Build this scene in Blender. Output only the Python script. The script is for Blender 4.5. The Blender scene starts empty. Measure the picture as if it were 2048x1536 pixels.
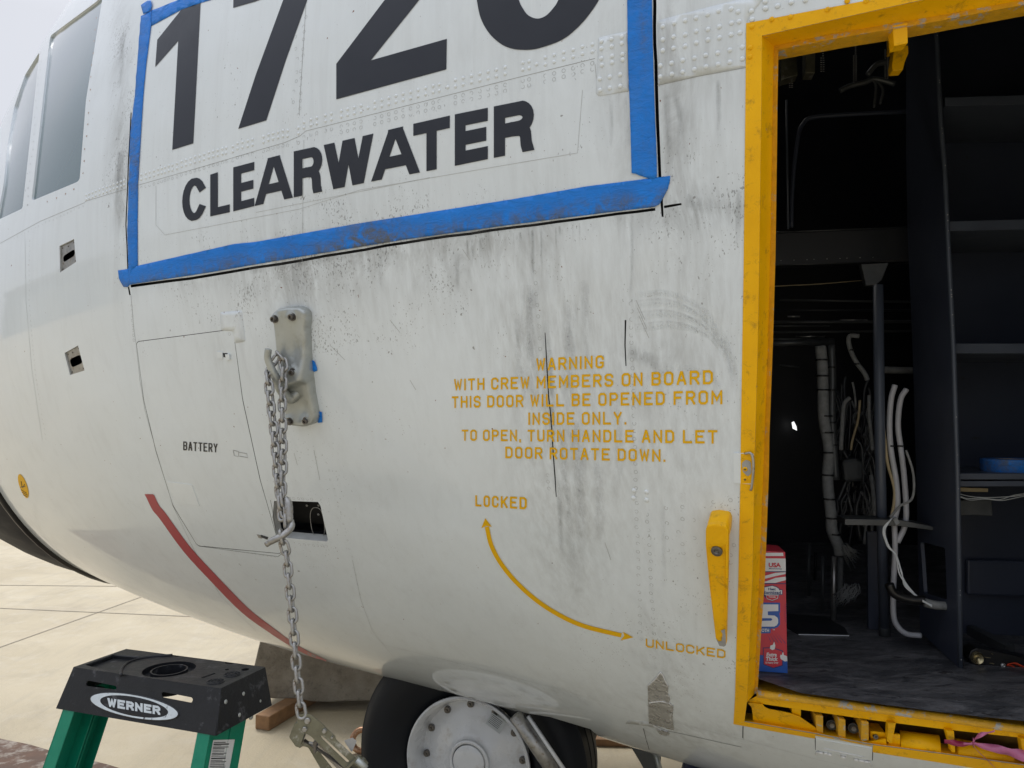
import bpy, math, random
import numpy as np
from mathutils import Vector, Matrix
from mathutils.bvhtree import BVHTree
from mathutils.geometry import delaunay_2d_cdt
random.seed(7)
R = math.radians
scene = bpy.context.scene

# ------------------------------------------------------------------ camera
F = 1539.0                      # focal length in photograph pixels (2048 wide)
PITCH = math.atan((840 - 768) / F)
YAW = math.atan((1287 - 1024) / F)
CAM = np.array([0, 0, 1.86])
cd = bpy.data.cameras.new('camera')
cam = bpy.data.objects.new('camera', cd)
scene.collection.objects.link(cam)
cam.location = CAM
cam.rotation_euler = (R(90) + PITCH, 0, 0)
cd.sensor_fit = 'HORIZONTAL'
cd.sensor_width = 36
cd.lens = 36 * F / 2048
cd.clip_start = 0.02
cd.clip_end = 2000
scene.camera = cam

# ------------------------------------------------------------------ world, sun, exposure
SUN_EL, SUN_ROT = R(54), R(330)
w = bpy.data.worlds.new("World")
scene.world = w
w.use_nodes = True
nt = w.node_tree
bg = nt.nodes['Background']
sky = nt.nodes.new('ShaderNodeTexSky')
sky.sky_type = 'NISHITA'
sky.sun_disc = False
sky.sun_elevation = SUN_EL
sky.sun_rotation = SUN_ROT
sky.air_density = 1.2
sky.dust_density = 4.0
mixc = nt.nodes.new('ShaderNodeMix')
mixc.data_type = 'RGBA'
mixc.inputs[0].default_value = 0.86
nt.links.new(sky.outputs[0], mixc.inputs[6])
# cloud layer: soft grey-white overcast with slight unevenness
tc = nt.nodes.new('ShaderNodeTexCoord')
nz = nt.nodes.new('ShaderNodeTexNoise')
nz.inputs['Scale'].default_value = 1.6
nz.inputs['Detail'].default_value = 4
nt.links.new(tc.outputs['Generated'], nz.inputs['Vector'])
cr = nt.nodes.new('ShaderNodeValToRGB')
cr.color_ramp.elements[0].position = 0.3
cr.color_ramp.elements[0].color = (7.4, 7.9, 9.0, 1)
cr.color_ramp.elements[1].position = 0.75
cr.color_ramp.elements[1].color = (9.6, 9.8, 10.4, 1)
nt.links.new(nz.outputs[0], cr.inputs[0])
nt.links.new(cr.outputs[0], mixc.inputs[7])
# overcast sky: brighter overhead than at the horizon
sx = nt.nodes.new('ShaderNodeSeparateXYZ')
nt.links.new(tc.outputs['Generated'], sx.inputs[0])
mr = nt.nodes.new('ShaderNodeMapRange')
mr.inputs[1].default_value = 0.42
mr.inputs[2].default_value = 1.0
mr.inputs[3].default_value = 0.72
mr.inputs[4].default_value = 1.75
nt.links.new(sx.outputs[2], mr.inputs[0])
vm = nt.nodes.new('ShaderNodeVectorMath')
vm.operation = 'SCALE'
nt.links.new(mixc.outputs[2], vm.inputs[0])
nt.links.new(mr.outputs[0], vm.inputs['Scale'])
nt.links.new(vm.outputs[0], bg.inputs[0])
bg.inputs[1].default_value = 0.10
sl = bpy.data.lights.new('sun', 'SUN')
sl.energy = 1.5
sl.angle = R(16)
sl.color = (1.0, 0.96, 0.9)
so = bpy.data.objects.new('sun', sl)
scene.collection.objects.link(so)
sd = Vector((math.sin(SUN_ROT) * math.cos(SUN_EL), math.cos(SUN_ROT) * math.cos(SUN_EL), math.sin(SUN_EL)))
so.rotation_euler = sd.to_track_quat('Z', 'Y').to_euler()
scene.view_settings.view_transform = 'Standard'
scene.view_settings.look = 'None'
scene.view_settings.exposure = 0.24
scene.view_settings.gamma = 1.0

# ------------------------------------------------------------------ fuselage form
AX = np.array([-math.cos(YAW), math.sin(YAW), 0])      # towards the nose
NI = np.array([math.sin(YAW), math.cos(YAW), 0])       # into the aircraft
UP = np.array([0, 0, 1.0])
T0, ZC = 3.65, 2.6
S0, S1, NS = -1.4, 3.6, 8
P0, P1, NP = R(-100), R(90), 9
NET = np.array([[1.6641, 1.9586, 2.2154, 2.3728, 2.4314, 2.4342, 2.4071, 2.359, 2.3123], [1.7742, 1.9667, 2.245, 2.3537, 2.2339, 2.3925, 2.3647, 2.2962, 2.2505], [1.9176, 1.9789, 2.2256, 2.2848, 1.9721, 2.3358, 2.3001, 2.2336, 2.1857], [2.0755, 2.0862, 1.9302, 1.8082, 1.7583, 1.9073, 2.1311, 2.1393, 2.0843], [2.1039, 2.0011, 1.7326, 1.6537, 1.5318, 1.5577, 1.895, 1.9235, 1.8814], [1.9805, 1.7033, 1.4633, 1.2741, 1.1178, 0.9996, 1.3304, 1.4571, 1.537], [1.8001, 1.392, 1.0334, 0.6663, 0.3303, 0.0356, 0.3179, 0.7068, 1.0544], [1.6108, 1.0821, 0.5504, 0.0029, -0.4911, -0.7722, -0.6153, -0.1168, 0.4845]])


def bw(u, n):
    x = u * (n - 3)
    i = np.clip(np.floor(x).astype(int), 0, n - 4)
    t = x - i
    return i, np.stack([(1 - t) ** 3, 3 * t ** 3 - 6 * t ** 2 + 4, -3 * t ** 3 + 3 * t ** 2 + 3 * t + 1, t ** 3], -1) / 6


def rad(s, ph):
    s = np.clip(s, S0 + .01, S1 - .01)
    i, a = bw((s - S0) / (S1 - S0), NS)
    j, b = bw((ph - P0) / (P1 - P0), NP)
    r = 0
    for k in range(4):
        for l in range(4):
            r = r + a[:, k] * b[:, l] * NET[i + k, j + l]
    return r


def surf(s, ph, off=0.0):
    """points and outward normals of the fuselage at station s, angle ph"""
    s = np.asarray(s, float)
    ph = np.asarray(ph, float)

    def pt(s, ph):
        r = rad(s, ph)
        return s[:, None] * AX + (T0 - r * np.cos(ph))[:, None] * NI + (ZC + r * np.sin(ph))[:, None] * UP
    P = pt(s, ph)
    e = 2e-3
    n = np.cross(pt(s + e, ph) - pt(s - e, ph), pt(s, ph + e) - pt(s, ph - e))
    n /= np.linalg.norm(n, axis=1)[:, None]
    d = np.sign(np.sum(n * (P - (T0 * NI + ZC * UP + s[:, None] * AX)), axis=1))
    n *= d[:, None]
    return P + n * off, n


def ray(px, py):
    x = (px - 1024) / F
    z = -(py - 768) / F
    c, s = math.cos(PITCH), math.sin(PITCH)
    return np.array([x, c - z * s, s + z * c])


def proj(P):
    d = np.asarray(P) - CAM
    c, s = math.cos(PITCH), math.sin(PITCH)
    y = d[1] * c + d[2] * s
    return 1024 + F * d[0] / y, 768 - F * (-d[1] * s + d[2] * c) / y


gs = np.linspace(-2.2, 3.0, 190)
gp = np.radians(np.linspace(-99, 60, 230))
GS, GP = np.meshgrid(gs, gp, indexing='ij')
GV, _ = surf(GS.ravel(), GP.ravel())
gf = []
for i in range(189):
    for j in range(229):
        a = i * 230 + j
        gf.append((a, a + 230, a + 231, a + 1))
BVH = BVHTree.FromPolygons([Vector(v) for v in GV], gf)


def hit(px, py):
    """station and angle of the fuselage point seen at a pixel of the photograph"""
    for k in range(60):
        r = ray(px, py)
        h = BVH.ray_cast(Vector(CAM), Vector(r))
        if h[0] is not None:
            P = np.array(h[0])
            return P @ AX, math.atan2(P[2] - ZC, T0 - P @ NI)
        px += (1000 - px) * .004
        py += (900 - py) * .004
    return 0.0, 0.0


class SkinMap:
    def pts(self, pp, off):
        sp = np.array([hit(*p) for p in pp])
        return surf(sp[:, 0], sp[:, 1], off)


class PlaneMap:
    def __init__(self, P, n):
        self.P = np.array(P, float)
        n = np.array(n, float)
        n /= np.linalg.norm(n)
        if n @ (CAM - self.P) < 0:
            n = -n
        self.n = n

    def pts(self, pp, off):
        out = []
        for p in pp:
            r = ray(*p)
            t = ((self.P - CAM) @ self.n) / (r @ self.n)
            out.append(CAM + r * t + self.n * off)
        return np.array(out), np.tile(self.n, (len(out), 1))

    def at(self, px, py, off=0):
        return self.pts([(px, py)], off)[0][0]


SK = SkinMap()


def planeT(T):
    return PlaneMap(NI * T, -NI)


def planeZ(z):
    return PlaneMap((0, 0, z), (0, 0, 1))


def planeY(y):
    return PlaneMap((0, y, 0), (0, -1, 0))


def sk(px, py, out=0.0):
    """point at a pixel, `out` metres nearer the camera than the skin (negative: inside)"""
    P, n = SK.pts([(px, py)], 0)
    d = P[0] - CAM
    L = np.linalg.norm(d)
    return CAM + d * (1 - out / L)


# ------------------------------------------------------------------ object helpers
COL = scene.collection


def tag(o, label=None, cat=None, group=None, kind=None):
    if label: o['label'] = label
    if cat: o['category'] = cat
    if group: o['group'] = group
    if kind: o['kind'] = kind
    return o


def mesh(name, V, Fc, mat, parent=None, normals=None, smooth=False, mats=None, mi=None):
    me = bpy.data.meshes.new(name)
    me.from_pydata([tuple(map(float, v)) for v in V], [], [tuple(f) for f in Fc])
    me.validate(clean_customdata=False)
    if mats:
        for m in mats: me.materials.append(m)
    else:
        me.materials.append(mat)
    if mi:
        for p, k in zip(me.polygons, mi): p.material_index = k
    if smooth or normals is not None:
        for p in me.polygons: p.use_smooth = True
    if normals is not None:
        me.normals_split_custom_set_from_vertices([tuple(map(float, n)) for n in normals])
    o = bpy.data.objects.new(name, me)
    COL.objects.link(o)
    if parent: join_to(o, parent)
    return o


def join_to(o, parent):
    """parts are modelled in world space, their thing's Empty stands at its base"""
    o.parent = parent
    if parent.type == 'EMPTY': o.matrix_parent_inverse = Matrix.Translation(-Vector(parent.location))


def empty(name, loc, label=None, cat=None, group=None):
    o = bpy.data.objects.new(name, None)
    COL.objects.link(o)
    o.location = tuple(map(float, loc))
    o.empty_display_size = .1
    return tag(o, label, cat, group)


def inpoly(x, y, poly):
    c = False
    n = len(poly)
    j = n - 1
    for i in range(n):
        xi, yi = poly[i]
        xj, yj = poly[j]
        if (yi > y) != (yj > y) and x < (xj - xi) * (y - yi) / (yj - yi) + xi:
            c = not c
        j = i
    return c


def inpoly_np(X, Y, poly):
    c = np.zeros(len(X), bool)
    n = len(poly)
    j = n - 1
    for i in range(n):
        xi, yi = poly[i]
        xj, yj = poly[j]
        if yi != yj:
            c ^= ((yi > Y) != (yj > Y)) & (X < (xj - xi) * (Y - yi) / (yj - yi) + xi)
        j = i
    return c


def cdt_keep(V, Fs, inside, outside, eps):
    """constrained triangulation, keeping triangles inside any of `inside` and none of `outside`"""
    r = delaunay_2d_cdt(V, [], Fs, 0, eps)
    vv = np.array([(v.x, v.y) for v in r[0]])
    ff = [f for f in r[2] if len(f) >= 3]
    cx = np.array([vv[list(f)].mean(axis=0) for f in ff])
    k = np.zeros(len(ff), bool)
    for p in inside: k |= inpoly_np(cx[:, 0], cx[:, 1], p)
    for p in outside: k &= ~inpoly_np(cx[:, 0], cx[:, 1], p)
    keep = [f for f, q in zip(ff, k) if q]
    used = sorted({i for f in keep for i in f})
    mp = {a: b for b, a in enumerate(used)}
    return vv[used], [tuple(mp[i] for i in f) for f in keep]


def dens(poly, step, closed=True):
    out = []
    n = len(poly)
    for i in range(n if closed else n - 1):
        a = poly[i]
        b = poly[(i + 1) % n]
        L = math.hypot(b[0] - a[0], b[1] - a[1])
        k = max(1, int(math.ceil(L / step))) if step else 1
        for q in range(k):
            out.append((a[0] + (b[0] - a[0]) * q / k, a[1] + (b[1] - a[1]) * q / k))
    if not closed: out.append(tuple(poly[-1]))
    return out


def rnd(poly, r, k=4):
    """round the corners of a polygon"""
    out = []
    n = len(poly)
    for i in range(n):
        p, a, b = poly[i], poly[i - 1], poly[(i + 1) % n]
        la = math.hypot(a[0] - p[0], a[1] - p[1])
        lb = math.hypot(b[0] - p[0], b[1] - p[1])
        ra = min(r, la * .45)
        rb = min(r, lb * .45)
        A = (p[0] + (a[0] - p[0]) * ra / la, p[1] + (a[1] - p[1]) * ra / la)
        B = (p[0] + (b[0] - p[0]) * rb / lb, p[1] + (b[1] - p[1]) * rb / lb)
        for q in range(k + 1):
            t = q / k
            out.append(((1 - t) ** 2 * A[0] + 2 * t * (1 - t) * p[0] + t * t * B[0],
                        (1 - t) ** 2 * A[1] + 2 * t * (1 - t) * p[1] + t * t * B[1]))
    return out


def smoothline(pts, k=6):
    """Catmull-Rom through points (any dimension)"""
    P = [np.array(p, float) for p in pts]
    P = [2 * P[0] - P[1]] + P + [2 * P[-1] - P[-2]]
    out = []
    for i in range(1, len(P) - 2):
        for q in range(k):
            t = q / k
            a, b, c, d = P[i - 1], P[i], P[i + 1], P[i + 2]
            out.append(.5 * (2 * b + (c - a) * t + (2 * a - 5 * b + 4 * c - d) * t * t + (3 * b - a - 3 * c + d) * t ** 3))
    out.append(P[-2])
    return out


def tri2d(polys, grid, holes=(), step=None):
    """triangulate the union of 2D polygons minus holes, with interior points every `grid`"""
    V, Fs = [], []
    for pl in list(polys) + list(holes):
        pl = dens(pl, step or grid)
        Fs.append(list(range(len(V), len(V) + len(pl))))
        V += [Vector(p) for p in pl]
    if grid:
        xs = [v.x for v in V]
        ys = [v.y for v in V]
        nx = int((max(xs) - min(xs)) / grid) + 1
        ny = int((max(ys) - min(ys)) / grid) + 1
        for i in range(nx):
            for j in range(ny):
                x = min(xs) + (i + .5 + .25 * (j % 2)) * grid
                y = min(ys) + (j + .5) * grid
                if any(inpoly(x, y, p) for p in polys): V.append(Vector((x, y)))
    vv, fcs = cdt_keep(V, Fs, polys, holes, 1e-4)
    return [tuple(p) for p in vv], fcs


def orient(V, Fc, N):
    out = []
    for f in Fc:
        a, b, c = (np.asarray(V[i]) for i in f[:3])
        n = np.cross(b - a, c - a)
        out.append(tuple(f) if n @ N[f[0]] >= 0 else tuple(reversed(f)))
    return out


def decal(name, polys, mat, parent=None, off=.0012, grid=14, holes=(), M=SK, smooth=True, hfun=None):
    """a thin sheet lying on a surface; hfun gives extra height (m) at a pixel"""
    pts, Fc = tri2d(polys, grid, holes)
    P, N = M.pts(pts, off)
    if hfun:
        P = P + N * np.array([hfun(*p) for p in pts])[:, None]
    Fc = orient(P, Fc, N)
    return mesh(name, P, Fc, mat, parent, normals=None if hfun else N, smooth=True)


def rel(name, poly, hfun, mat, parent=None, grid=5, M=SK, holes=(), base=-.001, smooth=True):
    """a raised solid on a surface: top follows hfun, sides go down to the surface"""
    pts, Fc = tri2d([poly], grid, holes)
    P, N = M.pts(pts, 0)
    top = P + N * np.array([hfun(*p) for p in pts])[:, None]
    Fc = orient(top, Fc, N)
    cnt = {}
    for f in Fc:
        for i in range(len(f)):
            e = (f[i], f[(i + 1) % len(f)])
            cnt[e] = 1
    n = len(pts)
    V = list(top) + list(P + N * base)
    for (a, b) in list(cnt):
        if (b, a) not in cnt: Fc.append((b, a, a + n, b + n))
    return mesh(name, V, Fc, mat, parent, smooth=smooth)


def prism(name, poly, M, d0, d1, mat, parent=None, dirn=None, bevel=0, grid=None):
    """outline on map M moved d0 along dirn (default: into the scene, away from the camera), extruded to d1"""
    A, N = M.pts(poly, 0)
    D = np.array(dirn if dirn is not None else -N[0], float)
    n = len(poly)
    V = list(A + D * d0) + list(A + D * d1)
    ar = sum(poly[i][0] * poly[(i + 1) % n][1] - poly[(i + 1) % n][0] * poly[i][1] for i in range(n))
    f0 = list(range(n))
    Fc = [f0, [i + n for i in reversed(f0)]]
    for i in range(n):
        j = (i + 1) % n
        Fc.append([i, i + n, j + n, j])
    if ar > 0: Fc = [list(reversed(f)) for f in Fc]
    o = mesh(name, V, Fc, mat, parent)
    if bevel: bev(o, bevel)
    return o


def bev(o, wdt, seg=2):
    m = o.modifiers.new('bevel', 'BEVEL')
    m.width = wdt
    m.segments = seg
    m.limit_method = 'ANGLE'
    m.angle_limit = R(35)
    return o


def frame_along(pts):
    T = []
    n = len(pts)
    for i in range(n):
        t = pts[min(i + 1, n - 1)] - pts[max(i - 1, 0)]
        T.append(t / (np.linalg.norm(t) + 1e-12))
    u = np.cross(T[0], UP)
    if np.linalg.norm(u) < .1: u = np.cross(T[0], np.array([1., 0, 0]))
    u /= np.linalg.norm(u)
    U = []
    for t in T:
        u = u - t * (u @ t)
        u /= np.linalg.norm(u)
        U.append(u)
    return T, U


def tube_data(pts, r, seg=10, closed=False, cap=True):
    pts = [np.array(p, float) for p in pts]
    n = len(pts)
    rr = r if isinstance(r, (list, tuple)) else [r] * n
    if closed:
        T = [(pts[(i + 1) % n] - pts[i - 1]) for i in range(n)]
        T = [t / np.linalg.norm(t) for t in T]
        nn = np.zeros(3)
        for i in range(n): nn += np.cross(pts[i], pts[(i + 1) % n])
        nn /= np.linalg.norm(nn)
        U = [np.cross(t, nn) for t in T]
    else:
        T, U = frame_along(pts)
    V, Fc = [], []
    for p, t, u, q in zip(pts, T, U, rr):
        v = np.cross(t, u)
        for k in range(seg):
            a = 2 * math.pi * k / seg
            V.append(p + (u * math.cos(a) + v * math.sin(a)) * q)
    for i in range(n if closed else n - 1):
        for k in range(seg):
            a = i * seg + k
            b = i * seg + (k + 1) % seg
            c = ((i + 1) % n) * seg + (k + 1) % seg
            d = ((i + 1) % n) * seg + k
            Fc.append((a, b, c, d))
    if not closed and cap:
        Fc.append(tuple(reversed(range(seg))))
        Fc.append(tuple(range((n - 1) * seg, n * seg)))
    return V, Fc


def tube(name, pts, r, mat, parent=None, seg=10, closed=False):
    V, Fc = tube_data(pts, r, seg, closed)
    return mesh(name, V, Fc, mat, parent, smooth=True)


class MB:
    def __init__(self): self.V, self.F = [], []
    def add(self, V, Fc):
        n = len(self.V)
        self.V += [np.array(v, float) for v in V]
        self.F += [tuple(i + n for i in f) for f in Fc]
    def tube(self, pts, r, seg=8, closed=False): self.add(*tube_data(pts, r, seg, closed))
    def build(self, name, mat, parent=None, smooth=False): return mesh(name, self.V, self.F, mat, parent, smooth=smooth)


def lathe_data(C, axis, prof, seg=48):
    """prof: (radius, distance along axis)"""
    axis = np.array(axis, float)
    axis /= np.linalg.norm(axis)
    u = np.cross(axis, UP)
    if np.linalg.norm(u) < .1: u = np.array([1., 0, 0])
    u /= np.linalg.norm(u)
    v = np.cross(axis, u)
    V, Fc = [], []
    for (r, h) in prof:
        for k in range(seg):
            a = 2 * math.pi * k / seg
            V.append(C + axis * h + (u * math.cos(a) + v * math.sin(a)) * max(r, 1e-5))
    for i in range(len(prof) - 1):
        for k in range(seg):
            k2 = (k + 1) % seg
            Fc.append((i * seg + k, i * seg + k2, (i + 1) * seg + k2, (i + 1) * seg + k))
    return V, Fc


def lathe(name, C, axis, prof, mat, parent=None, seg=48, autosm=True):
    V, Fc = lathe_data(np.array(C, float), axis, prof, seg)
    o = mesh(name, V, Fc, mat, parent, smooth=True)
    if autosm:
        m = o.modifiers.new('edge', 'EDGE_SPLIT')
        m.split_angle = R(35)
    return o


# ------------------------------------------------------------------ materials
def newmat(name):
    m = bpy.data.materials.new(name)
    m.use_nodes = True
    return m, m.node_tree, m.node_tree.nodes['Principled BSDF']


def N_(nt, typ, **kw):
    n = nt.nodes.new(typ)
    for k, v in kw.items():
        if k in n.inputs.keys(): n.inputs[k].default_value = v
        else: setattr(n, k, v)
    return n


def noise(nt, scale, detail=4, rough=.55, vec=None, dist=0):
    n = N_(nt, 'ShaderNodeTexNoise', Scale=scale, Detail=detail, Roughness=rough, Distortion=dist)
    if vec: nt.links.new(vec, n.inputs['Vector'])
    return n.outputs[0]


def coords(nt, scale=(1, 1, 1), rot=(0, 0, 0)):
    t = nt.nodes.new('ShaderNodeTexCoord')
    mp = nt.nodes.new('ShaderNodeMapping')
    mp.inputs['Scale'].default_value = scale
    mp.inputs['Rotation'].default_value = rot
    nt.links.new(t.outputs['Object'], mp.inputs[0])
    return mp.outputs[0]


def ramp(nt, src, a, b, ca=0, cb=1):
    m = N_(nt, 'ShaderNodeMapRange')
    m.inputs[1].default_value = a
    m.inputs[2].default_value = b
    m.inputs[3].default_value = ca
    m.inputs[4].default_value = cb
    nt.links.new(src, m.inputs[0])
    return m.outputs[0]


def math_(nt, op, a, b):
    m = N_(nt, 'ShaderNodeMath', operation=op)
    for i, x in enumerate((a, b)):
        if isinstance(x, (int, float)): m.inputs[i].default_value = x
        else: nt.links.new(x, m.inputs[i])
    return m.outputs[0]


def mix(nt, fac, a, b):
    m = N_(nt, 'ShaderNodeMix', data_type='RGBA')
    if isinstance(fac, (int, float)): m.inputs[0].default_value = fac
    else: nt.links.new(fac, m.inputs[0])
    for i, x in ((6, a), (7, b)):
        if isinstance(x, tuple): m.inputs[i].default_value = (*x, 1)
        else: nt.links.new(x, m.inputs[i])
    return m.outputs[2]


def bump(nt, b, h, dist, strength=1.0):
    n = N_(nt, 'ShaderNodeBump')
    n.inputs['Strength'].default_value = strength
    n.inputs['Distance'].default_value = dist
    nt.links.new(h, n.inputs['Height'])
    nt.links.new(n.outputs[0], b.inputs['Normal'])


def simple(name, col, rough=.5, metal=0, var=.25, scale=25, bmp=0, dirt=None, dscale=18, dlo=.6, dhi=.72, coat=0, spec=.5):
    m, nt, b = newmat(name)
    v = coords(nt)
    n = noise(nt, scale, 5, .6, v)
    f = ramp(nt, n, .3, .7)
    dark = tuple(c * (1 - var) for c in col)
    c = mix(nt, f, dark, col)
    if dirt:
        n2 = noise(nt, dscale, 8, .7, v)
        c = mix(nt, ramp(nt, n2, dlo, dhi), c, dirt)
    nt.links.new(c, b.inputs['Base Color'])
    b.inputs['Roughness'].default_value = rough
    nt.links.new(ramp(nt, n, .2, .8, max(0.02, rough - .1), min(1, rough + .12)), b.inputs['Roughness'])
    b.inputs['Metallic'].default_value = metal
    b.inputs['Specular IOR Level'].default_value = spec
    if coat:
        b.inputs['Coat Weight'].default_value = coat
        b.inputs['Coat Roughness'].default_value = .08
    if bmp: bump(nt, b, noise(nt, scale * 3, 4, .6, v), bmp)
    return m


M = {}


def skin_mat(name, base):
    m, nt, b = newmat(name)
    v = coords(nt)
    at = N_(nt, 'ShaderNodeAttribute', attribute_name='dirt')
    sp = N_(nt, 'ShaderNodeSeparateColor')
    nt.links.new(at.outputs['Color'], sp.inputs[0])
    G, Bc, Rr = sp.outputs[1], sp.outputs[2], sp.outputs[0]
    # broad tone variation
    c = mix(nt, ramp(nt, noise(nt, 2.2, 3, .5, v), .35, .65), tuple(x * .955 for x in base), base)
    # vertical run streaks
    vs = coords(nt, (26, 26, 1.3))
    st = ramp(nt, noise(nt, 1.0, 6, .65, vs, .3), .50, .80)
    c = mix(nt, math_(nt, 'MULTIPLY', st, math_(nt, 'ADD', .10, math_(nt, 'MULTIPLY', Rr, .70))), c, (.25, .25, .245))
    # smoky smudge, channel red
    sm = ramp(nt, noise(nt, 1.0, 8, .75, coords(nt, (16, 16, 5)), .8), .36, .68)
    c = mix(nt, math_(nt, 'MULTIPLY', math_(nt, 'MULTIPLY', Rr, sm), .80), c, (.20, .205, .20))
    # scuffed grey patch, channel blue (brushed, vertical)
    vb = coords(nt, (48, 48, 1.3))
    bs = ramp(nt, noise(nt, 1.0, 7, .7, vb, .15), .38, .68)
    c = mix(nt, math_(nt, 'MULTIPLY', math_(nt, 'MULTIPLY', Bc, bs), .50), c, (.37, .385, .385))
    # fine specks, more of them where green is high
    n3 = noise(nt, 210, 2, .7, coords(nt, (1, 1, .5)))
    cl_ = ramp(nt, noise(nt, 7, 4, .6, v), .34, .62)
    thr = math_(nt, 'SUBTRACT', .780, math_(nt, 'MULTIPLY', math_(nt, 'MULTIPLY', G, cl_), .19))
    f3 = ramp(nt, math_(nt, 'SUBTRACT', n3, thr), 0, .03)
    c = mix(nt, math_(nt, 'MULTIPLY', f3, .62), c, (.13, .13, .13))
    n4 = noise(nt, 42, 2, .6, v)
    c = mix(nt, math_(nt, 'MULTIPLY', ramp(nt, math_(nt, 'SUBTRACT', n4, math_(nt, 'SUBTRACT', .79, math_(nt, 'MULTIPLY', G, .05))), 0, .02), .7), c, (.16, .15, .14))
    # few reddish-brown flecks
    n5 = noise(nt, 75, 2, .5, coords(nt, (1, 1, 1), (.4, .9, .1)))
    c = mix(nt, ramp(nt, n5, .765, .785), c, (.17, .07, .05))
    nt.links.new(c, b.inputs['Base Color'])
    gl = ramp(nt, at.outputs['Alpha'], 0, 1)
    rb = math_(nt, 'ADD', ramp(nt, noise(nt, 6, 5, .6, v), .3, .7, .30, .42), math_(nt, 'MULTIPLY', Rr, .25))
    nt.links.new(rb, b.inputs['Roughness'])
    b.inputs['Coat Roughness'].default_value = .05
    nt.links.new(math_(nt, 'MULTIPLY', gl, .95), b.inputs['Coat Weight'])
    # oil-canning of the sheet plus orange-peel
    h = math_(nt, 'ADD', math_(nt, 'MULTIPLY', noise(nt, 3.0, 2, .5, v), 1.0), math_(nt, 'MULTIPLY', noise(nt, 160, 2, .5, v), .006))
    bump(nt, b, h, .012)
    return m


M['skin'] = skin_mat('white_aircraft_paint', (.70, .755, .79))


def stain_mat(name, col, k):
    m, nt, b = newmat(name)
    at = N_(nt, 'ShaderNodeAttribute', attribute_name='fade')
    st = ramp(nt, noise(nt, 1.0, 7, .7, coords(nt, (70, 70, 3)), .2), .34, .66)
    fine = ramp(nt, noise(nt, 120, 3, .7, coords(nt)), .3, .6, .55, 1)
    b.inputs['Base Color'].default_value = (*col, 1)
    b.inputs['Roughness'].default_value = .6
    nt.links.new(math_(nt, 'MULTIPLY', math_(nt, 'MULTIPLY', math_(nt, 'MULTIPLY', at.outputs['Fac'], st), fine), k), b.inputs['Alpha'])
    return m


M['run'] = stain_mat('dark_grime_run', (.17, .17, .17), .48)
M['wipe'] = stain_mat('grey_wipe_smear', (.42, .43, .44), .62)
M['palewipe'] = stain_mat('pale_wipe_smear', (.66, .69, .69), .8)


def yellow_mat():
    m, nt, b = newmat('chipped_yellow_paint')
    v = coords(nt)
    c = mix(nt, ramp(nt, noise(nt, 5, 4, .6, v), .3, .7), (.76, .39, .001), (.90, .49, .002))
    c = mix(nt, math_(nt, 'MULTIPLY', ramp(nt, noise(nt, 24, 9, .8, v, .4), .54, .68), .7), c, (.20, .11, .02))
    chip = ramp(nt, noise(nt, 60, 7, .75, v), .672, .685)
    c = mix(nt, chip, c, (.33, .34, .34))
    nt.links.new(c, b.inputs['Base Color'])
    nt.links.new(ramp(nt, noise(nt, 20, 4, .6, v), .3, .7, .32, .5), b.inputs['Roughness'])
    b.inputs['Specular IOR Level'].default_value = .22
    h = math_(nt, 'SUBTRACT', math_(nt, 'MULTIPLY', noise(nt, 45, 4, .6, v), .5), math_(nt, 'MULTIPLY', chip, .5))
    bump(nt, b, h, .0018)
    return m


M['yellow'] = yellow_mat()
M['yellowchip'] = simple('scraped_yellow_edge', (.78, .43, .02), .45, 0, .25, 60, .002, (.42, .42, .40), 34, .56, .62)
M['amber'] = simple('amber_stencil_paint', (.80, .45, .001), .5, 0, .10, 40, spec=.2)
M['amberworn'] = simple('worn_amber_stencil_paint', (.72, .42, .05), .5, 0, .15, 40, 0, (.5, .46, .36), 35, .5, .7)
M['black'] = simple('black_lettering_paint', (.024, .028, .040), .38, 0, .15, 12, spec=.35)
M['stencil'] = simple('black_stencil_paint', (.02, .02, .022), .5)
M['red'] = simple('red_stripe_paint', (.40, .055, .065), .4, 0, .12, 15, dirt=(.42, .3, .3), dscale=60, dlo=.66, dhi=.72)
M['seam'] = simple('panel_gap', (.045, .045, .05), .8)
M['faint'] = simple('paint_edge_line', (.50, .52, .52), .6)
M['ring'] = simple('flush_rivet_edge', (.36, .37, .365), .6)
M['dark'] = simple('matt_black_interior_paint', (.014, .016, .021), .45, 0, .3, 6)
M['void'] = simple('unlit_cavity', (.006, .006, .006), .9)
M['navy'] = simple('dark_navy_interior_panel', (.044, .055, .086), .42, 0, .2, 3, .0006, (.03, .033, .04), 30, .62, .7)
M['navyl'] = simple('navy_shelf_edge', (.075, .09, .12), .4, 0, .2, 8, .0006)
M['pipe'] = simple('dull_grey_pipe', (.085, .092, .096), .4, .3, .3, 20)
M['bundle'] = simple('grey_sleeved_cable', (.25, .26, .26), .75, 0, .35, 60, .001)
M['tubegrey'] = simple('grey_hose', (.48, .49, .52), .45, 0, .15, 20)
M['wire'] = simple('white_wire', (.62, .66, .68), .45)
M['tan'] = simple('tan_wire', (.42, .34, .2), .6)
M['tie'] = simple('black_cable_tie', (.01, .01, .01), .35)
M['steel'] = simple('bare_steel', (.48, .48, .47), .35, .85, .3, 40, 0, (.2, .17, .14), 30, .6, .75)
M['galv'] = simple('weathered_galvanised_steel', (.42, .415, .40), .40, .75, .35, 50, .0006, (.20, .15, .10), 60, .55, .68)
M['cast'] = simple('cast_alloy', (.44, .465, .45), .38, .5, .2, 14, .0012, (.27, .26, .21), 22, .54, .8)
M['olive'] = simple('worn_olive_steel', (.20, .195, .14), .45, .5, .35, 35, .001, (.36, .36, .33), 30, .56, .66)
M['bolt'] = simple('dark_bolt', (.16, .15, .14), .35, .8, .3, 60)
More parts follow.
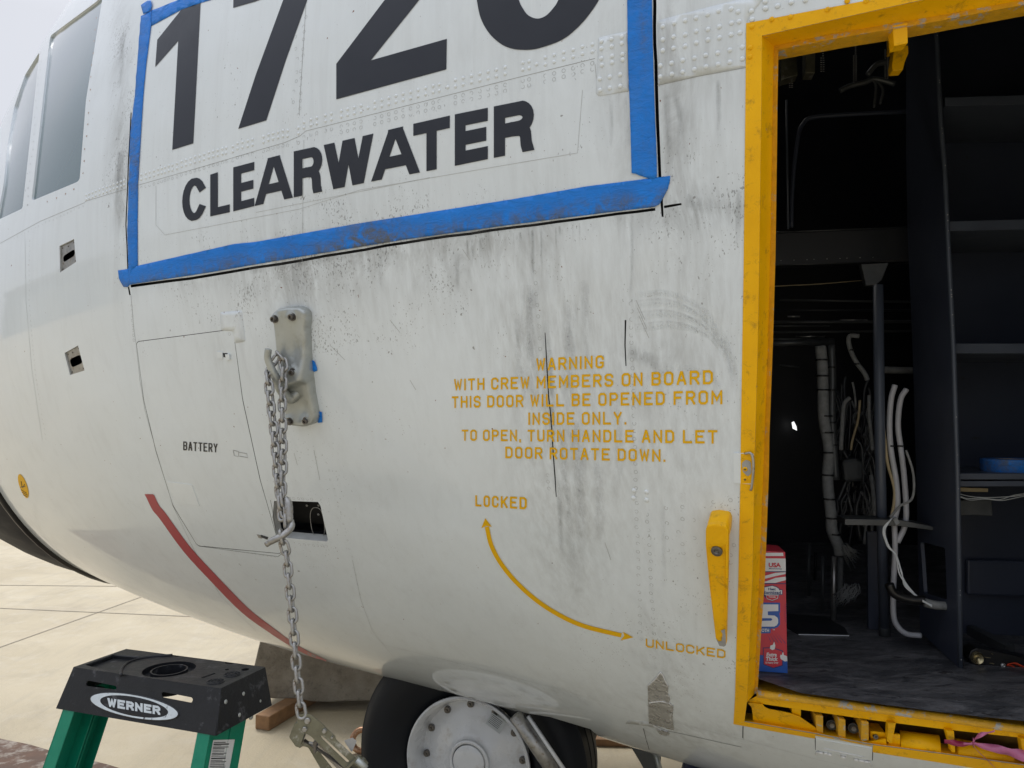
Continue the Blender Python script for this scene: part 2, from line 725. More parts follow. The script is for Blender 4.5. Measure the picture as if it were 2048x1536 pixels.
M['foil'] = simple('crumpled_foil', (.62, .62, .61), .28, .85, .15, 30, .01)
M['glassdark'] = simple('dusty_cockpit_glass', (.075, .135, .155), .12, 0, .12, 3, coat=1.0)
M['blue'] = None


def tape_mat():
    m, nt, b = newmat('blue_masking_tape')
    v = coords(nt)
    c = mix(nt, ramp(nt, noise(nt, 8, 4, .6, v), .3, .7), (.006, .165, .60), (.010, .21, .74))
    at = N_(nt, 'ShaderNodeAttribute', attribute_name='dirt')
    n = ramp(nt, noise(nt, 30, 9, .78, v, .5), .40, .62)
    c = mix(nt, math_(nt, 'MULTIPLY', math_(nt, 'MULTIPLY', n, at.outputs['Fac']), .85), c, (.10, .115, .14))
    nt.links.new(c, b.inputs['Base Color'])
    b.inputs['Roughness'].default_value = .55
    b.inputs['Specular IOR Level'].default_value = .3
    wv = N_(nt, 'ShaderNodeTexNoise', Scale=26, Detail=5, Roughness=.6, Distortion=1.2)
    nt.links.new(coords(nt, (1, 1, 2.4), (.3, .5, 0)), wv.inputs[0])
    h = math_(nt, 'ADD', math_(nt, 'MULTIPLY', wv.outputs[0], 1.0), math_(nt, 'MULTIPLY', noise(nt, 900, 2, .5, v), .06))
    bump(nt, b, h, .0042)
    return m


M['blue'] = tape_mat()
M['rubber'] = simple('black_tyre_rubber', (.008, .010, .014), .55, 0, .3, 8, .0005, (.04, .04, .04), 30, .66, .75, spec=.25)
M['white'] = simple('white_wheel_enamel', (.60, .62, .64), .28, 0, .12, 7, 0, (.3, .27, .23), 14, .55, .85, coat=.5)
M['plastic'] = simple('black_ladder_plastic', (.010, .011, .014), .42, 0, .3, 30, .0010, (.09, .09, .10), 26, .58, .74, spec=.4)
M['green'] = simple('green_fibreglass', (.002, .20, .115), .35, 0, .12, 40, .0004)
M['silver'] = simple('worn_silver_badge', (.62, .68, .72), .35, .2, .15, 60, 0, (.06, .06, .07), 45, .60, .66)
M['label'] = simple('white_paper_label', (.62, .63, .62), .5, 0, .1, 30)
M['ink'] = simple('black_ink', (.03, .03, .03), .6)
M['timber'] = simple('weathered_timber', (.34, .19, .09), .75, 0, .4, 14, .002)
M['rust'] = simple('rusted_plate', (.16, .095, .065), .8, .1, .5, 9, .002, (.36, .32, .27), 12, .50, .66)
M['copper'] = simple('rusty_shackle_steel', (.45, .24, .13), .45, .5, .4, 40, .001, (.6, .45, .33), 60, .5, .7)
M['orange'] = simple('orange_webbing', (.75, .07, .02), .6)
M['brass'] = simple('zinc_plated_ratchet', (.55, .47, .28), .3, .9, .3, 40)
M['pink'] = simple('pink_ribbon_film', (.55, .16, .34), .35, 0, .25, 30)
M['maroon'] = simple('dark_pink_ribbon_end', (.33, .02, .09), .4)
M['cred'] = simple('carton_red', (.55, .030, .055), .4, 0, .08, 30)
M['cblue'] = simple('carton_blue', (.016, .10, .42), .4)
M['cnavy'] = simple('carton_navy', (.012, .035, .16), .4)
M['cwhite'] = simple('carton_white', (.70, .71, .72), .4, 0, .08, 30)
M['tealglass'] = simple('glazed_blue_drum', (.006, .010, .045), .3)
M['zinc'] = simple('grey_primer_chip', (.36, .36, .35), .5)

# ------------------------------------------------------------------ ground and apron
def ground_mat():
    m, nt, b = newmat('concrete_apron')
    v = coords(nt)
    c = mix(nt, ramp(nt, noise(nt, .6, 5, .6, v), .3, .7), (.43, .365, .25), (.55, .48, .345))
    c = mix(nt, math_(nt, 'MULTIPLY', ramp(nt, noise(nt, 3.2, 8, .7, v, .8), .5, .75), .35), c, (.62, .58, .49))
    c = mix(nt, math_(nt, 'MULTIPLY', ramp(nt, noise(nt, 40, 6, .8, v), .60, .72), .5), c, (.22, .20, .17))
    c = mix(nt, math_(nt, 'MULTIPLY', ramp(nt, noise(nt, 1.1, 9, .72, v, 1.5), .50, .72), .45), c, (.30, .26, .20))
    wv = coords(nt, (14, 1.0, 1))
    c = mix(nt, math_(nt, 'MULTIPLY', ramp(nt, noise(nt, 1.2, 6, .7, wv, .5), .5, .8), .3), c, (.30, .28, .24))
    nt.links.new(c, b.inputs['Base Color'])
    b.inputs['Roughness'].default_value = .85
    bump(nt, b, noise(nt, 60, 6, .7, v), .004)
    return m


M['concrete'] = ground_mat()
M['joint'] = simple('sealed_joint', (.40, .35, .27), .9)
g = mesh('ground', [(-400, -400, 0), (400, -400, 0), (400, 400, 0), (-400, 400, 0)], [(0, 1, 2, 3)], M['concrete'])
g['kind'] = 'structure'
GZ = planeZ(0.004)


def strip_px(name, pts, wd, mat, MP=GZ):
    P = [MP.at(*p) for p in pts]
    n = MP.n
    V, Fc = [], []
    for i, p in enumerate(P):
        t = P[min(i + 1, len(P) - 1)] - P[max(i - 1, 0)]
        t /= np.linalg.norm(t)
        s_ = np.cross(n, t)
        V += [p + s_ * wd / 2, p - s_ * wd / 2]
        if i: Fc.append((2 * i - 2, 2 * i - 1, 2 * i + 1, 2 * i))
    return mesh(name, V, Fc, mat)


for pts, wd in (([(-600, 1440), (0, 1294), (281, 1194), (560, 1095)], .014), ([(-600, 1205), (0, 1216), (370, 1232), (900, 1255)], .016), ([(-700, 1150), (0, 1170), (225, 1172), (600, 1180)], .018)):
    o = strip_px('ground_joint', pts, wd, M['joint'])
    o['kind'] = 'structure'

# ------------------------------------------------------------------ the aircraft
air = empty('aircraft', (AX * .7 + NI * T0), 'white patrol aircraft with open yellow-framed crew door and nose wheel, filling the photo', 'aircraft')

door_hole = [(1524, 72), (1680, 37), (1836, 2), (2100, -62), (2420, -140), (2420, 1600), (2048, 1529), (1900, 1508), (1746, 1488), (1631, 1466), (1489, 1442),
             (1494, 1404), (1500, 1270), (1505, 1155), (1509, 950), (1511, 867), (1516, 680), (1519, 512), (1521, 350), (1523, 200)]
door_outer = [(1492.5, 47), (1620, 23), (1743, 0), (2000, -52), (2420, -140)]
vent_hole = [(581, 1002), (636, 1004), (641, 1012), (656, 1080), (653, 1083), (553, 1074), (545, 1035), (548, 1002)]
plate1 = [(119, 492), (148, 478), (152, 524), (120, 545)]
plate2 = [(129, 706), (156, 691), (169, 741), (140, 750)]
bdoor = rnd([(273, 684), (466, 659), (485, 800), (520, 960), (563, 1107), (395, 1091), (346, 1010), (312, 900), (288, 800)], 7)
winA = rnd([(63, 402), (100, 72), (197, 0), (210, -30), (214, -60), (172, 200), (159, 362)], 8)
winB = rnd([(45, 417), (79, 104), (50, 150), (28, 215), (15, 290), (7, 370), (-6, 441), (0, 438)], 5)


def thin(pts, wd):
    """closed sliver polygon around a polyline, tapered ends"""
    L, Rr = [], []
    n = len(pts)
    for i, p in enumerate(pts):
        a = pts[max(i - 1, 0)]
        b = pts[min(i + 1, n - 1)]
        dx, dy = b[0] - a[0], b[1] - a[1]
        q = math.hypot(dx, dy)
        ww = wd[int(i / (n - 1) * (len(wd) - 1) + .5)] if isinstance(wd, (list, tuple)) else wd
        L.append((p[0] - dy / q * ww / 2, p[1] + dx / q * ww / 2))
        Rr.append((p[0] + dy / q * ww / 2, p[1] - dx / q * ww / 2))
    return L + Rr[::-1]


def wob(pts, step, amp, seed):
    rr = random.Random(seed)
    return [(x + rr.uniform(-amp, amp), y + rr.uniform(-amp, amp)) for x, y in dens(pts, step, False)]


cut_r = thin(wob([(1309, -60), (1310, 90), (1314, 217), (1318, 317), (1322, 390), (1325, 433)], 40, .7, 3), [6.5] * 8 + [6] * 3 + [5] * 1 + [4] * 1)
cut_b = thin(wob([(262, 573), (420, 551), (605, 520), (812, 485), (1024, 455), (1200, 433), (1311, 418.5)], 50, .8, 4), 5.5)
cut_b2 = thin([(1328, 414), (1345, 411), (1363, 408)], [5, 5, 4])
cut_1 = thin(wob([(1090, 665), (1095, 760), (1101, 830), (1107, 915), (1113, 994)], 60, .5, 5), [1.5] + [2.4] * 6 + [1.6])
cut_2 = thin([(1251, 640), (1250, 690), (1252, 732)], [3.2, 2.6, 2])
cut_l = thin(wob([(262, 225), (257, 330), (252, 450), (257, 570)], 60, .5, 6), 2.2)
cut_l2 = thin([(257, 574), (260, 590)], 3)
cut_c = thin([(553, 1060), (546, 1040), (541, 1008)], 2.5)
hatch_low = None
SMALL = [cut_r, cut_b, cut_b2, cut_1, cut_2, cut_l, cut_l2]


def s_ph(poly, step=12):
    return [hit(*p) for p in dens(poly, step)]


def grow(poly, d):
    cx = sum(p[0] for p in poly) / len(poly)
    cy = sum(p[1] for p in poly) / len(poly)
    return [(x + (x - cx) / math.hypot(x - cx, y - cy) * d, y + (y - cy) / math.hypot(x - cx, y - cy) * d) for x, y in poly]


well = [hit(*p) for p in dens([(748, 1347), (885, 1388), (1000, 1418), (1100, 1434), (1180, 1458)], 20, False)]
well = well + [(well[-1][0] - .12, R(-91)), (well[0][0] + .03, R(-91))]

BL = [  # channel, x, y, sx, sy, amount  (R smudge, G specks, B scuff)
    ('R', 243, 150, 14, 150, .5), ('R', 243, 380, 16, 70, .9), ('R', 760, 505, 130, 22, .75), ('R', 980, 480, 90, 30, .75), ('R', 700, 560, 160, 40, .35),
    ('R', 590, 570, 35, 60, .55), ('R', 1345, 60, 22, 90, .8), ('R', 1350, 300, 26, 120, .7), ('R', 1440, 420, 60, 26, .8), ('R', 1240, 200, 30, 110, .4),
    ('R', 1310, 712, 45, 22, .75), ('R', 915, 540, 14, 50, .5), ('R', 1180, 430, 90, 25, .5), ('R', 1420, 110, 80, 60, .35), ('R', 400, 560, 120, 20, .35),
    ('R', 640, 400, 200, 120, .12), ('R', 1390, 480, 60, 120, .3), ('R', 470, 690, 60, 60, .12), ('R', 1330, 1320, 40, 70, .4), ('R', 1140, 1130, 25, 60, .35),
    ('R', 1000, 140, 200, 90, .15), ('R', 1100, 1390, 200, 25, .25), ('R', 1400, 1470, 120, 25, .45), ('R', 1250, 480, 15, 150, .3), ('R', 1080, 480, 12, 110, .4),
    ('B', 1085, 760, 50, 190, 1.1), ('B', 1160, 1030, 55, 120, .9), ('B', 1330, 640, 120, 90, .9), ('B', 1300, 850, 130, 120, .6), ('B', 1060, 620, 60, 90, .7),
    ('B', 1380, 820, 70, 160, .5), ('B', 1370, 250, 60, 140, .6), ('B', 880, 600, 160, 90, .3), ('B', 700, 460, 160, 40, .4),
    ('G', 240, 160, 26, 170, 1.0), ('G', 236, 400, 22, 60, 1.0), ('G', 730, 440, 70, 30, .9), ('G', 850, 540, 260, 90, .62), ('G', 700, 720, 90, 200, .62),
    ('G', 1450, 440, 60, 60, .9), ('G', 1330, 380, 60, 50, .8), ('G', 640, 1050, 90, 120, .5), ('G', 1300, 1300, 160, 110, .55), ('G', 1400, 700, 90, 400, .45),
    ('G', 560, 590, 160, 70, .7), ('G', 300, 640, 30, 60, .5), ('G', 1100, 300, 200, 250, .5), ('G', 450, 300, 200, 250, .42), ('G', 1480, 1000, 40, 300, .5)]


def dirt_attr(me, P, glossy=True):
    d = P - CAM
    c, s = math.cos(PITCH), math.sin(PITCH)
    y = np.maximum(d[:, 1] * c + d[:, 2] * s, .05)
    px = 1024 + F * d[:, 0] / y
    py = 768 - F * (-d[:, 1] * s + d[:, 2] * c) / y
    ch = {'R': np.full(len(P), .03), 'G': np.full(len(P), .22), 'B': np.full(len(P), .10)}
    nose = 1 / (1 + np.exp((px - 250) / 25))
    ch['G'] = ch['G'] * (1 - nose) + .05 * nose
    ch['B'] = ch['B'] * (1 - nose)
    for k, x0, y0, sx, sy, a in BL:
        ch[k] = ch[k] + a * np.exp(-.5 * (((px - x0) / sx) ** 2 + ((py - y0) / sy) ** 2))
    low = 1 / (1 + np.exp((1230 - py) / 40))
    al = np.clip(np.maximum(np.maximum(nose, low), .38), 0, 1)
    arr = np.stack([np.clip(ch['R'], 0, 1), np.clip(ch['G'], 0, 1.2), np.clip(ch['B'], 0, 1), al], 1).astype('f')
    a = me.attributes.new('dirt', 'FLOAT_COLOR', 'POINT')
    a.data.foreach_set('color', arr.ravel())


K = 2.0


def s_edge(p):
    t = np.clip((np.degrees(p) + 22) / 50, 0, 1)
    return 2.7 + .62 * t * t * (3 - 2 * t)


def shell(name, holes, off, fine, mat, coarse=.14, s_lo=-1.3, s_hi=2.7):
    V = [Vector((s_lo, R(-90) * K)), Vector((s_hi, R(-90) * K)), Vector((s_hi, R(89) * K)), Vector((s_lo, R(89) * K))]
    outer = []

    def edge(a, b, st):
        n = max(1, int((b - a).length / st))
        return [a + (b - a) * (i / n) for i in range(n)]
    B = V
    rt = [Vector((float(s_edge(q)), q * K)) for q in np.radians(np.linspace(-90, 89, 90))]
    V = edge(B[0], B[1], .06) + rt[:-1] + edge(rt[-1], B[3], .14) + edge(B[3], B[0], .06)
    Fs = [list(range(len(V)))]
    n_out = len(V)
    for h in holes:
        Fs.append(list(range(len(V), len(V) + len(h))))
        V += [Vector((a, b * K)) for a, b in h]
    x = s_lo + fine * .5
    k = 0
    while x < s_hi + .62:
        yv = R(-88) * K + (k % 2) * fine * .5
        while yv < R(34) * K:
            if x < s_edge(yv / K) - fine * .4: V.append(Vector((x, yv)))
            yv += fine
        x += fine * .87
        k += 1
    x = s_lo + .07
    while x < s_hi + .55:
        yv = R(36) * K
        while yv < R(87) * K:
            V.append(Vector((x, yv)))
            yv += coarse
        x += coarse
    box_ = [(v.x, v.y) for v in V[:n_out]]
    vv, ff = cdt_keep(V, Fs, [box_], [[(a, b * K) for a, b in h] for h in holes], 1e-5)
    sv, pv = vv[:, 0], vv[:, 1] / K
    P, N = surf(sv, pv, off)
    Fc = orient(P, ff, N)
    V = list(P)
    NN = list(N)
    # aft continuation and far side, plain grids

    def grid(ss, pp, mirror, skip=None):
        A, Bp = np.meshgrid(ss, pp, indexing='ij')
        if mirror:
            A = np.where(A > 1.9, 1.9 + (A - 1.9) * (s_edge(Bp) - 1.9) / .8, A)
        P, N = surf(A.ravel(), Bp.ravel(), off)
        if mirror:
            t = P @ NI
            P = P + ((2 * (T0 - t)))[:, None] * NI
            tn = N @ NI
            N = N - 2 * tn[:, None] * NI
        b0 = len(V)
        V.extend(P)
        NN.extend(N)
        m = len(pp)
        fl = []
        for i in range(len(ss) - 1):
            for j in range(m - 1):
                if skip and skip((ss[i] + ss[i + 1]) / 2, (pp[j] + pp[j + 1]) / 2): continue
                a = b0 + i * m + j
                fl.append((a, a + m, a + m + 1, a + 1))
        Fc.extend(orient(V, fl, NN))
    ph = np.radians(np.linspace(-90, 89, 45))
    grid(np.linspace(-4.2, s_lo, 12), ph, False)
    grid(np.linspace(-4.2, s_hi, 60), ph, True, lambda s, p: .15 < s < 1.3 and p < R(-66))
    o = mesh(name, V, Fc, mat, air, normals=NN, smooth=True)
    dirt_attr(o.data, np.array(V))
    return o


holes = [s_ph(door_hole, 14), s_ph(vent_hole, 8), s_ph(plate1, 8), s_ph(plate2, 8), s_ph(grow(bdoor, 1.3), 12), s_ph(winA, 12), s_ph(winB, 12), well]
skin = shell('fuselage_skin', holes + [s_ph(c, 14) for c in SMALL], 0, .034, M['skin'])
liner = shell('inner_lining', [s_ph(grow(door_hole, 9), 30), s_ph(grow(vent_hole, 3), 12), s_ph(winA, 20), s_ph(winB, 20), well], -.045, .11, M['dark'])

# battery bay door lies flush in its cut-out
bd = decal('battery_door', [bdoor], M['skin'], air, off=0.0003, grid=22)
dirt_attr(bd.data, np.array([v.co for v in bd.data.vertices]))


def ribbon(name, polyA, outA, polyB, outB, mat, parent, closed=False, step=20, smooth=False):
    """strip between two pixel outlines standing at given heights above (+) or below (-) the skin"""
    if isinstance(outA, (int, float)): outA = [outA] * len(polyA)
    if isinstance(outB, (int, float)): outB = [outB] * len(polyB)
    V, Fc = [], []
    n = len(polyA)
    for i in range(n if closed else n - 1):
        a0, a1 = polyA[i], polyA[(i + 1) % n]
        b0, b1 = polyB[i], polyB[(i + 1) % n]
        k = max(1, int(math.hypot(a1[0] - a0[0], a1[1] - a0[1]) / step))
        last = (not closed) and i == n - 2
        for q in range(k + (1 if last else 0)):
            t = q / k
            j = (i + 1) % n
            V.append(sk(a0[0] + (a1[0] - a0[0]) * t, a0[1] + (a1[1] - a0[1]) * t, outA[i] * (1 - t) + outA[j] * t))
            V.append(sk(b0[0] + (b1[0] - b0[0]) * t, b0[1] + (b1[1] - b0[1]) * t, outB[i] * (1 - t) + outB[j] * t))
    m = len(V) // 2
    for i in range(m if closed else m - 1):
        j = (i + 1) % m
        Fc.append((2 * i, 2 * i + 1, 2 * j + 1, 2 * j))
    return mesh(name, V, Fc, mat, parent, smooth=smooth)


def rim(name, poly, depth, mat, parent, out0=0.0):
    """wall of a cut-out going straight in from the skin"""
    pp = dens(poly, 14)
    P, N = SK.pts(pp, out0)
    Q = P - N * depth
    n = len(pp)
    V = list(P) + list(Q)
    return mesh(name, V, [(i, (i + 1) % n, (i + 1) % n + n, i + n) for i in range(n)], mat, parent)


# ---- crew door surround
r1 = [(1494, 1404), (1500, 1270), (1505, 1155), (1509, 950), (1511, 867), (1516, 680), (1519, 512), (1521, 350), (1523, 200), (1524, 72), (1680, 37), (1836, 2), (2100, -62), (2420, -140)]
r2 = [(1509, 1388), (1514, 1270), (1519, 1155), (1527, 950), (1530, 867), (1537, 680), (1541, 512), (1544, 350), (1546, 200), (1548, 92), (1690, 63), (1840, 38), (2080, -6), (2420, -70)]
r3 = [(1515, 1386), (1522, 1270), (1530, 1155), (1537.7, 950), (1539, 867), (1546, 683), (1551, 512), (1554, 300), (1555, 200), (1557, 99), (1700, 72), (1840, 49), (2090, 1), (2420, -62)]
fl_out = [(1467, 1447), (1470, 1400), (1477, 1155), (1481, 950), (1482, 867), (1485, 680), (1487.7, 512), (1489.5, 333), (1491.5, 150), (1492.5, 47), (1620, 23), (1743, 0), (2000, -52), (2420, -165)]
fl_poly = fl_out + [(2420, -140), (2100, -62), (1836, 2), (1680, 37), (1524, 72), (1523, 200), (1521, 350), (1519, 512), (1516, 680), (1511, 867), (1509, 950), (1505, 1155), (1500, 1270), (1494, 1404), (1489, 1442)]
df = decal('door_surround', [fl_poly], M['yellow'], air, off=.0018, grid=20)
ribbon('recess_wall', r1, .0012, r2, -.055, M['yellow'], df)
ribbon('seal_lip', r2, -.055, r3, -.048, M['yellowchip'], df)
r4 = [(x, y) for x, y in r3]
V, Fc = [], []
for p in dens(r3, 24, False):
    a = sk(*p, -.048)
    V += [a, a + NI * .05]
for i in range(len(V) // 2 - 1): Fc.append((2 * i, 2 * i + 1, 2 * i + 3, 2 * i + 2))
mesh('inner_return', V, Fc, M['yellowchip'], df)

# aft jamb, outside the photograph's right edge
decal('aft_flange', [[(2420, -165), (2470, -178), (2470, 1665), (2420, 1650)]], M['yellow'], df, off=.0018, grid=30)
ribbon('aft_recess_wall', [(2420, -140), (2420, 1600)], .0012, [(2400, -120), (2400, 1580)], -.055, M['yellow'], df, step=40)
V, Fc = [], []
for p in dens([(2400, -120), (2400, 1580)], 60, False):
    a = sk(*p, -.055)
    V += [a, a + NI * .05]
for i in range(len(V) // 2 - 1): Fc.append((2 * i, 2 * i + 1, 2 * i + 3, 2 * i + 2))
mesh('aft_return', V, Fc, M['yellowchip'], df)
# sill: rounded scuffed rail, beam, cavity, ledge
s_top = [(1515, 1379), (1600, 1389), (1737, 1408), (1885, 1427), (2048, 1451), (2420, 1500)]
s_mid = [(1513, 1398), (1600, 1404), (1737, 1424), (1885, 1443), (2048, 1466), (2420, 1520)]
s_low = [(1493, 1403), (1600, 1419), (1737, 1439), (1885, 1458), (2048, 1476), (2420, 1535)]
c_low = [(1489, 1442), (1631, 1466), (1746, 1488), (1900, 1508), (2048, 1529), (2420, 1600)]
V0, F0 = [], []
rail = [sk(x, y + 8, -.035) for x, y in dens(s_top, 40, False)]
tube('sill_rail', rail, .0095, M['yellowchip'], df, 12)
ribbon('sill_beam', [(x, y + 12) for x, y in s_top], -.040, s_low, -.028, M['yellow'], df)
V, Fc = [], []
for p in dens(s_top, 40, False):
    a = sk(p[0], p[1] + 4, -.036)
    V += [a, a + NI * .14 + UP * .0]
for i in range(len(V) // 2 - 1): Fc.append((2 * i, 2 * i + 1, 2 * i + 3, 2 * i + 2))
mesh('sill_top', V, Fc, M['yellowchip'], df)
# cavity back, floor ledge
M['ydark'] = simple('dark_brown_yellow', (.16, .09, .015), .6, 0, .5, 20)  # dark brown-yellow for the back wall of the sill cavity
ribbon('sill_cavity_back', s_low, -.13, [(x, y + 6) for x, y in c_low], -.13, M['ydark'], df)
V, Fc = [], []
for p in dens(c_low, 40, False):
    a = sk(*p, .0)
    V += [a, a + NI * .16]
for i in range(len(V) // 2 - 1): Fc.append((2 * i, 2 * i + 1, 2 * i + 3, 2 * i + 2))
mesh('sill_ledge', V, Fc, M['yellow'], df)
ledge = [(1467, 1447), (1489, 1442), (1631.5, 1466), (1632, 1476), (1467.5, 1448)]
decal('lower_flange', [[(1467, 1447), (1489, 1442.3), (1560, 1454.5), (1631, 1466.5), (1630, 1476), (1550, 1462)]], M['yellow'], df, off=.0018)
decal('lower_flange', [[(1746, 1488.5), (1900, 1508.5), (2048, 1529.5), (2420, 1600.5), (2420, 1650), (2048, 1551), (1900, 1527), (1745, 1503)]], M['yellow'], df, off=.0018)
decal('lower_flange', [[(1631, 1466.5), (1746, 1488.5), (1746, 1492), (1631, 1470)]], M['yellowchip'], df, off=.002)


def inprism(name, poly, d0, th, mat, parent, dirn=None, bevel=.0015):
    """plate standing in the sill cavity: outline seen at pixels, d0 behind the skin, th thick"""
    V = [sk(*p, -d0) for p in poly]
    D = NI * th if dirn is None else np.array(dirn) * th
    W = [v + D for v in V]
    n = len(poly)
    ar = sum(poly[i][0] * poly[(i + 1) % n][1] - poly[(i + 1) % n][0] * poly[i][1] for i in range(n))
    Fc = [list(range(n)), [i + n for i in reversed(range(n))]] + [[i, i + n, (i + 1) % n + n, (i + 1) % n] for i in range(n)]
    if ar > 0: Fc = [list(reversed(f)) for f in Fc]
    o = mesh(name, V + W, Fc, mat, parent)
    if bevel: bev(o, bevel)
    return o


def cr(x, y): return (1470 + x / 6.206, 1380 + y / 6.206)


inprism('hinge_arm', [cr(*p) for p in ((150, 160), (200, 160), (345, 178), (372, 215), (430, 240), (560, 262), (690, 292), (800, 330), (1018, 480), (1018, 520), (760, 492), (500, 440), (225, 380), (218, 300), (205, 220), (175, 180))], .02, .006, M['yellow'], df)
for i, pl in enumerate((((1003, 315), (1095, 325), (1095, 540), (1025, 528), (1010, 470)), ((1285, 350), (1372, 372), (1375, 600), (1282, 585)), ((1570, 385), (1660, 400), (1662, 625), (1565, 640)))):
    inprism('roller_bracket', [cr(*p) for p in pl], .012, .07, M['yellowchip'], df)
inprism('stiffener', [cr(*p) for p in ((705, 215), (820, 240), (820, 330), (800, 335), (705, 292))], .03, .05, M['yellow'], df)
inprism('stiffener', [cr(*p) for p in ((1900, 405), (2000, 412), (1950, 662), (1915, 655), (1888, 640))], .008, .02, M['yellow'], df)
inprism('bearing_block', [cr(*p) for p in ((1680, 510), (1875, 530), (1880, 650), (1700, 632), (1680, 590))], .035, .06, M['yellow'], df, bevel=.004)


def cq(x, y): return (1440 + x / 3.368, 1300 + y / 3.368)


inprism('stiffener', [cq(*p) for p in ((1523, 540), (1578, 548), (1586, 690), (1562, 690), (1550, 640))], .008, .02, M['yellow'], df)
inprism('stiffener', [cq(*p) for p in ((2025, 595), (2090, 605), (2085, 760), (2050, 755))], .008, .02, M['yellow'], df)
inprism('gusset', [cq(*p) for p in ((1145, 565), (1215, 570), (1218, 648), (1135, 640))], .02, .01, M['yellow'], df)
inprism('gusset', [cq(*p) for p in ((990, 622), (1120, 600), (1125, 650), (1000, 640))], .012, .01, M['yellow'], df)
for a, b in (((1215, 605), (1480, 640)), ((1590, 660), (1960, 730))):
    tube('torque_tube', [sk(*cq(*a), -.05), sk(*cq(*b), -.05)], .022, M['yellow'], df, 16)
for x, y in ((1198, 430), (1468, 470)):
    c = sk(*cr(x, y), -.055)
    d = (CAM - c) / np.linalg.norm(CAM - c)
    lathe('rubber_roller', c, -NI + .2 * AX, [(0, .004), (.0028, .004), (.005, .006), (.0085, .006), (.0095, .004), (.0125, .0035), (.0135, 0), (.0135, -.02)], M['tie'], df, 24)
    lathe('roller_bolt', c + (-NI) * .006, -NI + .2 * AX, [(0, 0), (.0035, .001), (.006, .0015), (.0075, 0), (.0075, -.004)], M['bolt'], df, 6)
c = sk(*cr(1745, 578), -.028)
lathe('roller_bolt', c, -NI, [(0, 0), (.002, .001), (.003, .003), (.0055, .003), (.006, 0), (.006, -.01)], M['bolt'], df, 20)
inprism('angle_clip', [(1785, 51), (1815, 44), (1816, 86), (1788, 92)], .05, .03, M['yellow'], df)


def dome(mb, P, n, r, h, seg=10):
    V, Fc = lathe_data(P, n, [(r, -.0006), (r * .96, h * .35), (r * .75, h * .72), (r * .42, h * .94), (0, h)], seg)
    mb.add(V, Fc)


def rivets(name, pix, mat, parent, r=.0052, h=.0028, out=0.0):
    mb = MB()
    P, N = SK.pts(pix, out)
    for p, n in zip(P, N): dome(mb, p, n, r, h)
    return mb.build(name, mat, parent, smooth=True)


def rings(name, pix, mat, parent, r=.0046, wd=.0007, out=.0006):
    mb = MB()
    P, N = SK.pts(pix, out)
    for p, n in zip(P, N):
        u = np.cross(n, UP)
        u /= np.linalg.norm(u)
        v = np.cross(n, u)
        a0 = random.uniform(0, 6.28)
        seg = 14
        span = random.choice((10, 12, 14, 14, 8))
        V = []
        for k in range(span + 1):
            a = a0 + 2 * math.pi * k / seg
            e = u * math.cos(a) + v * math.sin(a)
            V += [p + e * r, p + e * (r - wd)]
        mb.add(V, orient(V, [(2 * k, 2 * k + 1, 2 * k + 3, 2 * k + 2) for k in range(span)], [n] * len(V)))
    return mb.build(name, mat, parent)


def along(pts, step, jit=0):
    out = []
    P = dens(pts, 2, False)
    d = 0
    for i in range(1, len(P)):
        q = math.hypot(P[i][0] - P[i - 1][0], P[i][1] - P[i - 1][1])
        d += q
        if d >= step:
            d -= step
            out.append((P[i][0] + random.uniform(-jit, jit), P[i][1] + random.uniform(-jit, jit)))
    return out


def c3(x, y): return (1024 + x / 3, y / 3)
def c2(x, y): return (512 + x / 3, y / 3)
def c1(x, y): return (x / 3, y / 3)
def c4(x, y): return (1436 + x / 3, y / 3)


# raised rivet rows
rowA = [c1(*p) for p in ((848, 1048), (875, 1040), (898, 1032), (925, 1025), (950, 1015), (970, 1010), (990, 1003), (1013, 995), (1035, 990), (1063, 980), (1090, 968), (1117, 960), (1143, 952), (1170, 942), (1198, 935), (1225, 925), (1253, 915), (1280, 908), (1307, 900), (1335, 892), (1357, 887), (1397, 878), (1425, 860), (1455, 853), (1487, 845), (1515, 837))]
rowA2 = [c2(*p) for p in ((45, 820), (75, 808), (103, 800), (133, 792), (162, 785), (190, 783), (255, 767), (288, 733), (330, 717), (365, 707), (417, 692), (453, 682), (512, 665), (550, 655), (590, 645), (630, 634), (713, 612), (755, 600), (797, 588), (840, 575), (883, 563), (928, 552), (973, 540), (1018, 528), (1063, 515), (1100, 506), (1197, 480), (1243, 468), (1293, 455), (1343, 443), (1393, 430), (1443, 418), (1495, 403))]
rowA3 = [c3(*p) for p in ((65, 377), (103, 368), (200, 345), (253, 330), (310, 313), (367, 298), (423, 280), (482, 267))]
RA = rowA + rowA2 + rowA3
RB = [(x, y + 9.5 + (x - 280) / 920 * 5) for x, y in RA] + [c2(672, 648), c2(1150, 523), c3(147, 385)]
for row in (rowA, rowA2[:12], rowA2[12:26], rowA2[26:] + rowA3):
    rivets('rivet_row', row, M['skin'], air, r=.0046, h=.0026)
    rivets('rivet_row', [(x, y + 9.5 + (x - 280) / 920 * 5) for x, y in row], M['skin'], air, r=.0046, h=.0026)
rivets('rivet_row', [c2(672, 648), c2(1150, 523), c3(147, 385)], M['skin'], air, r=.0046, h=.0026)
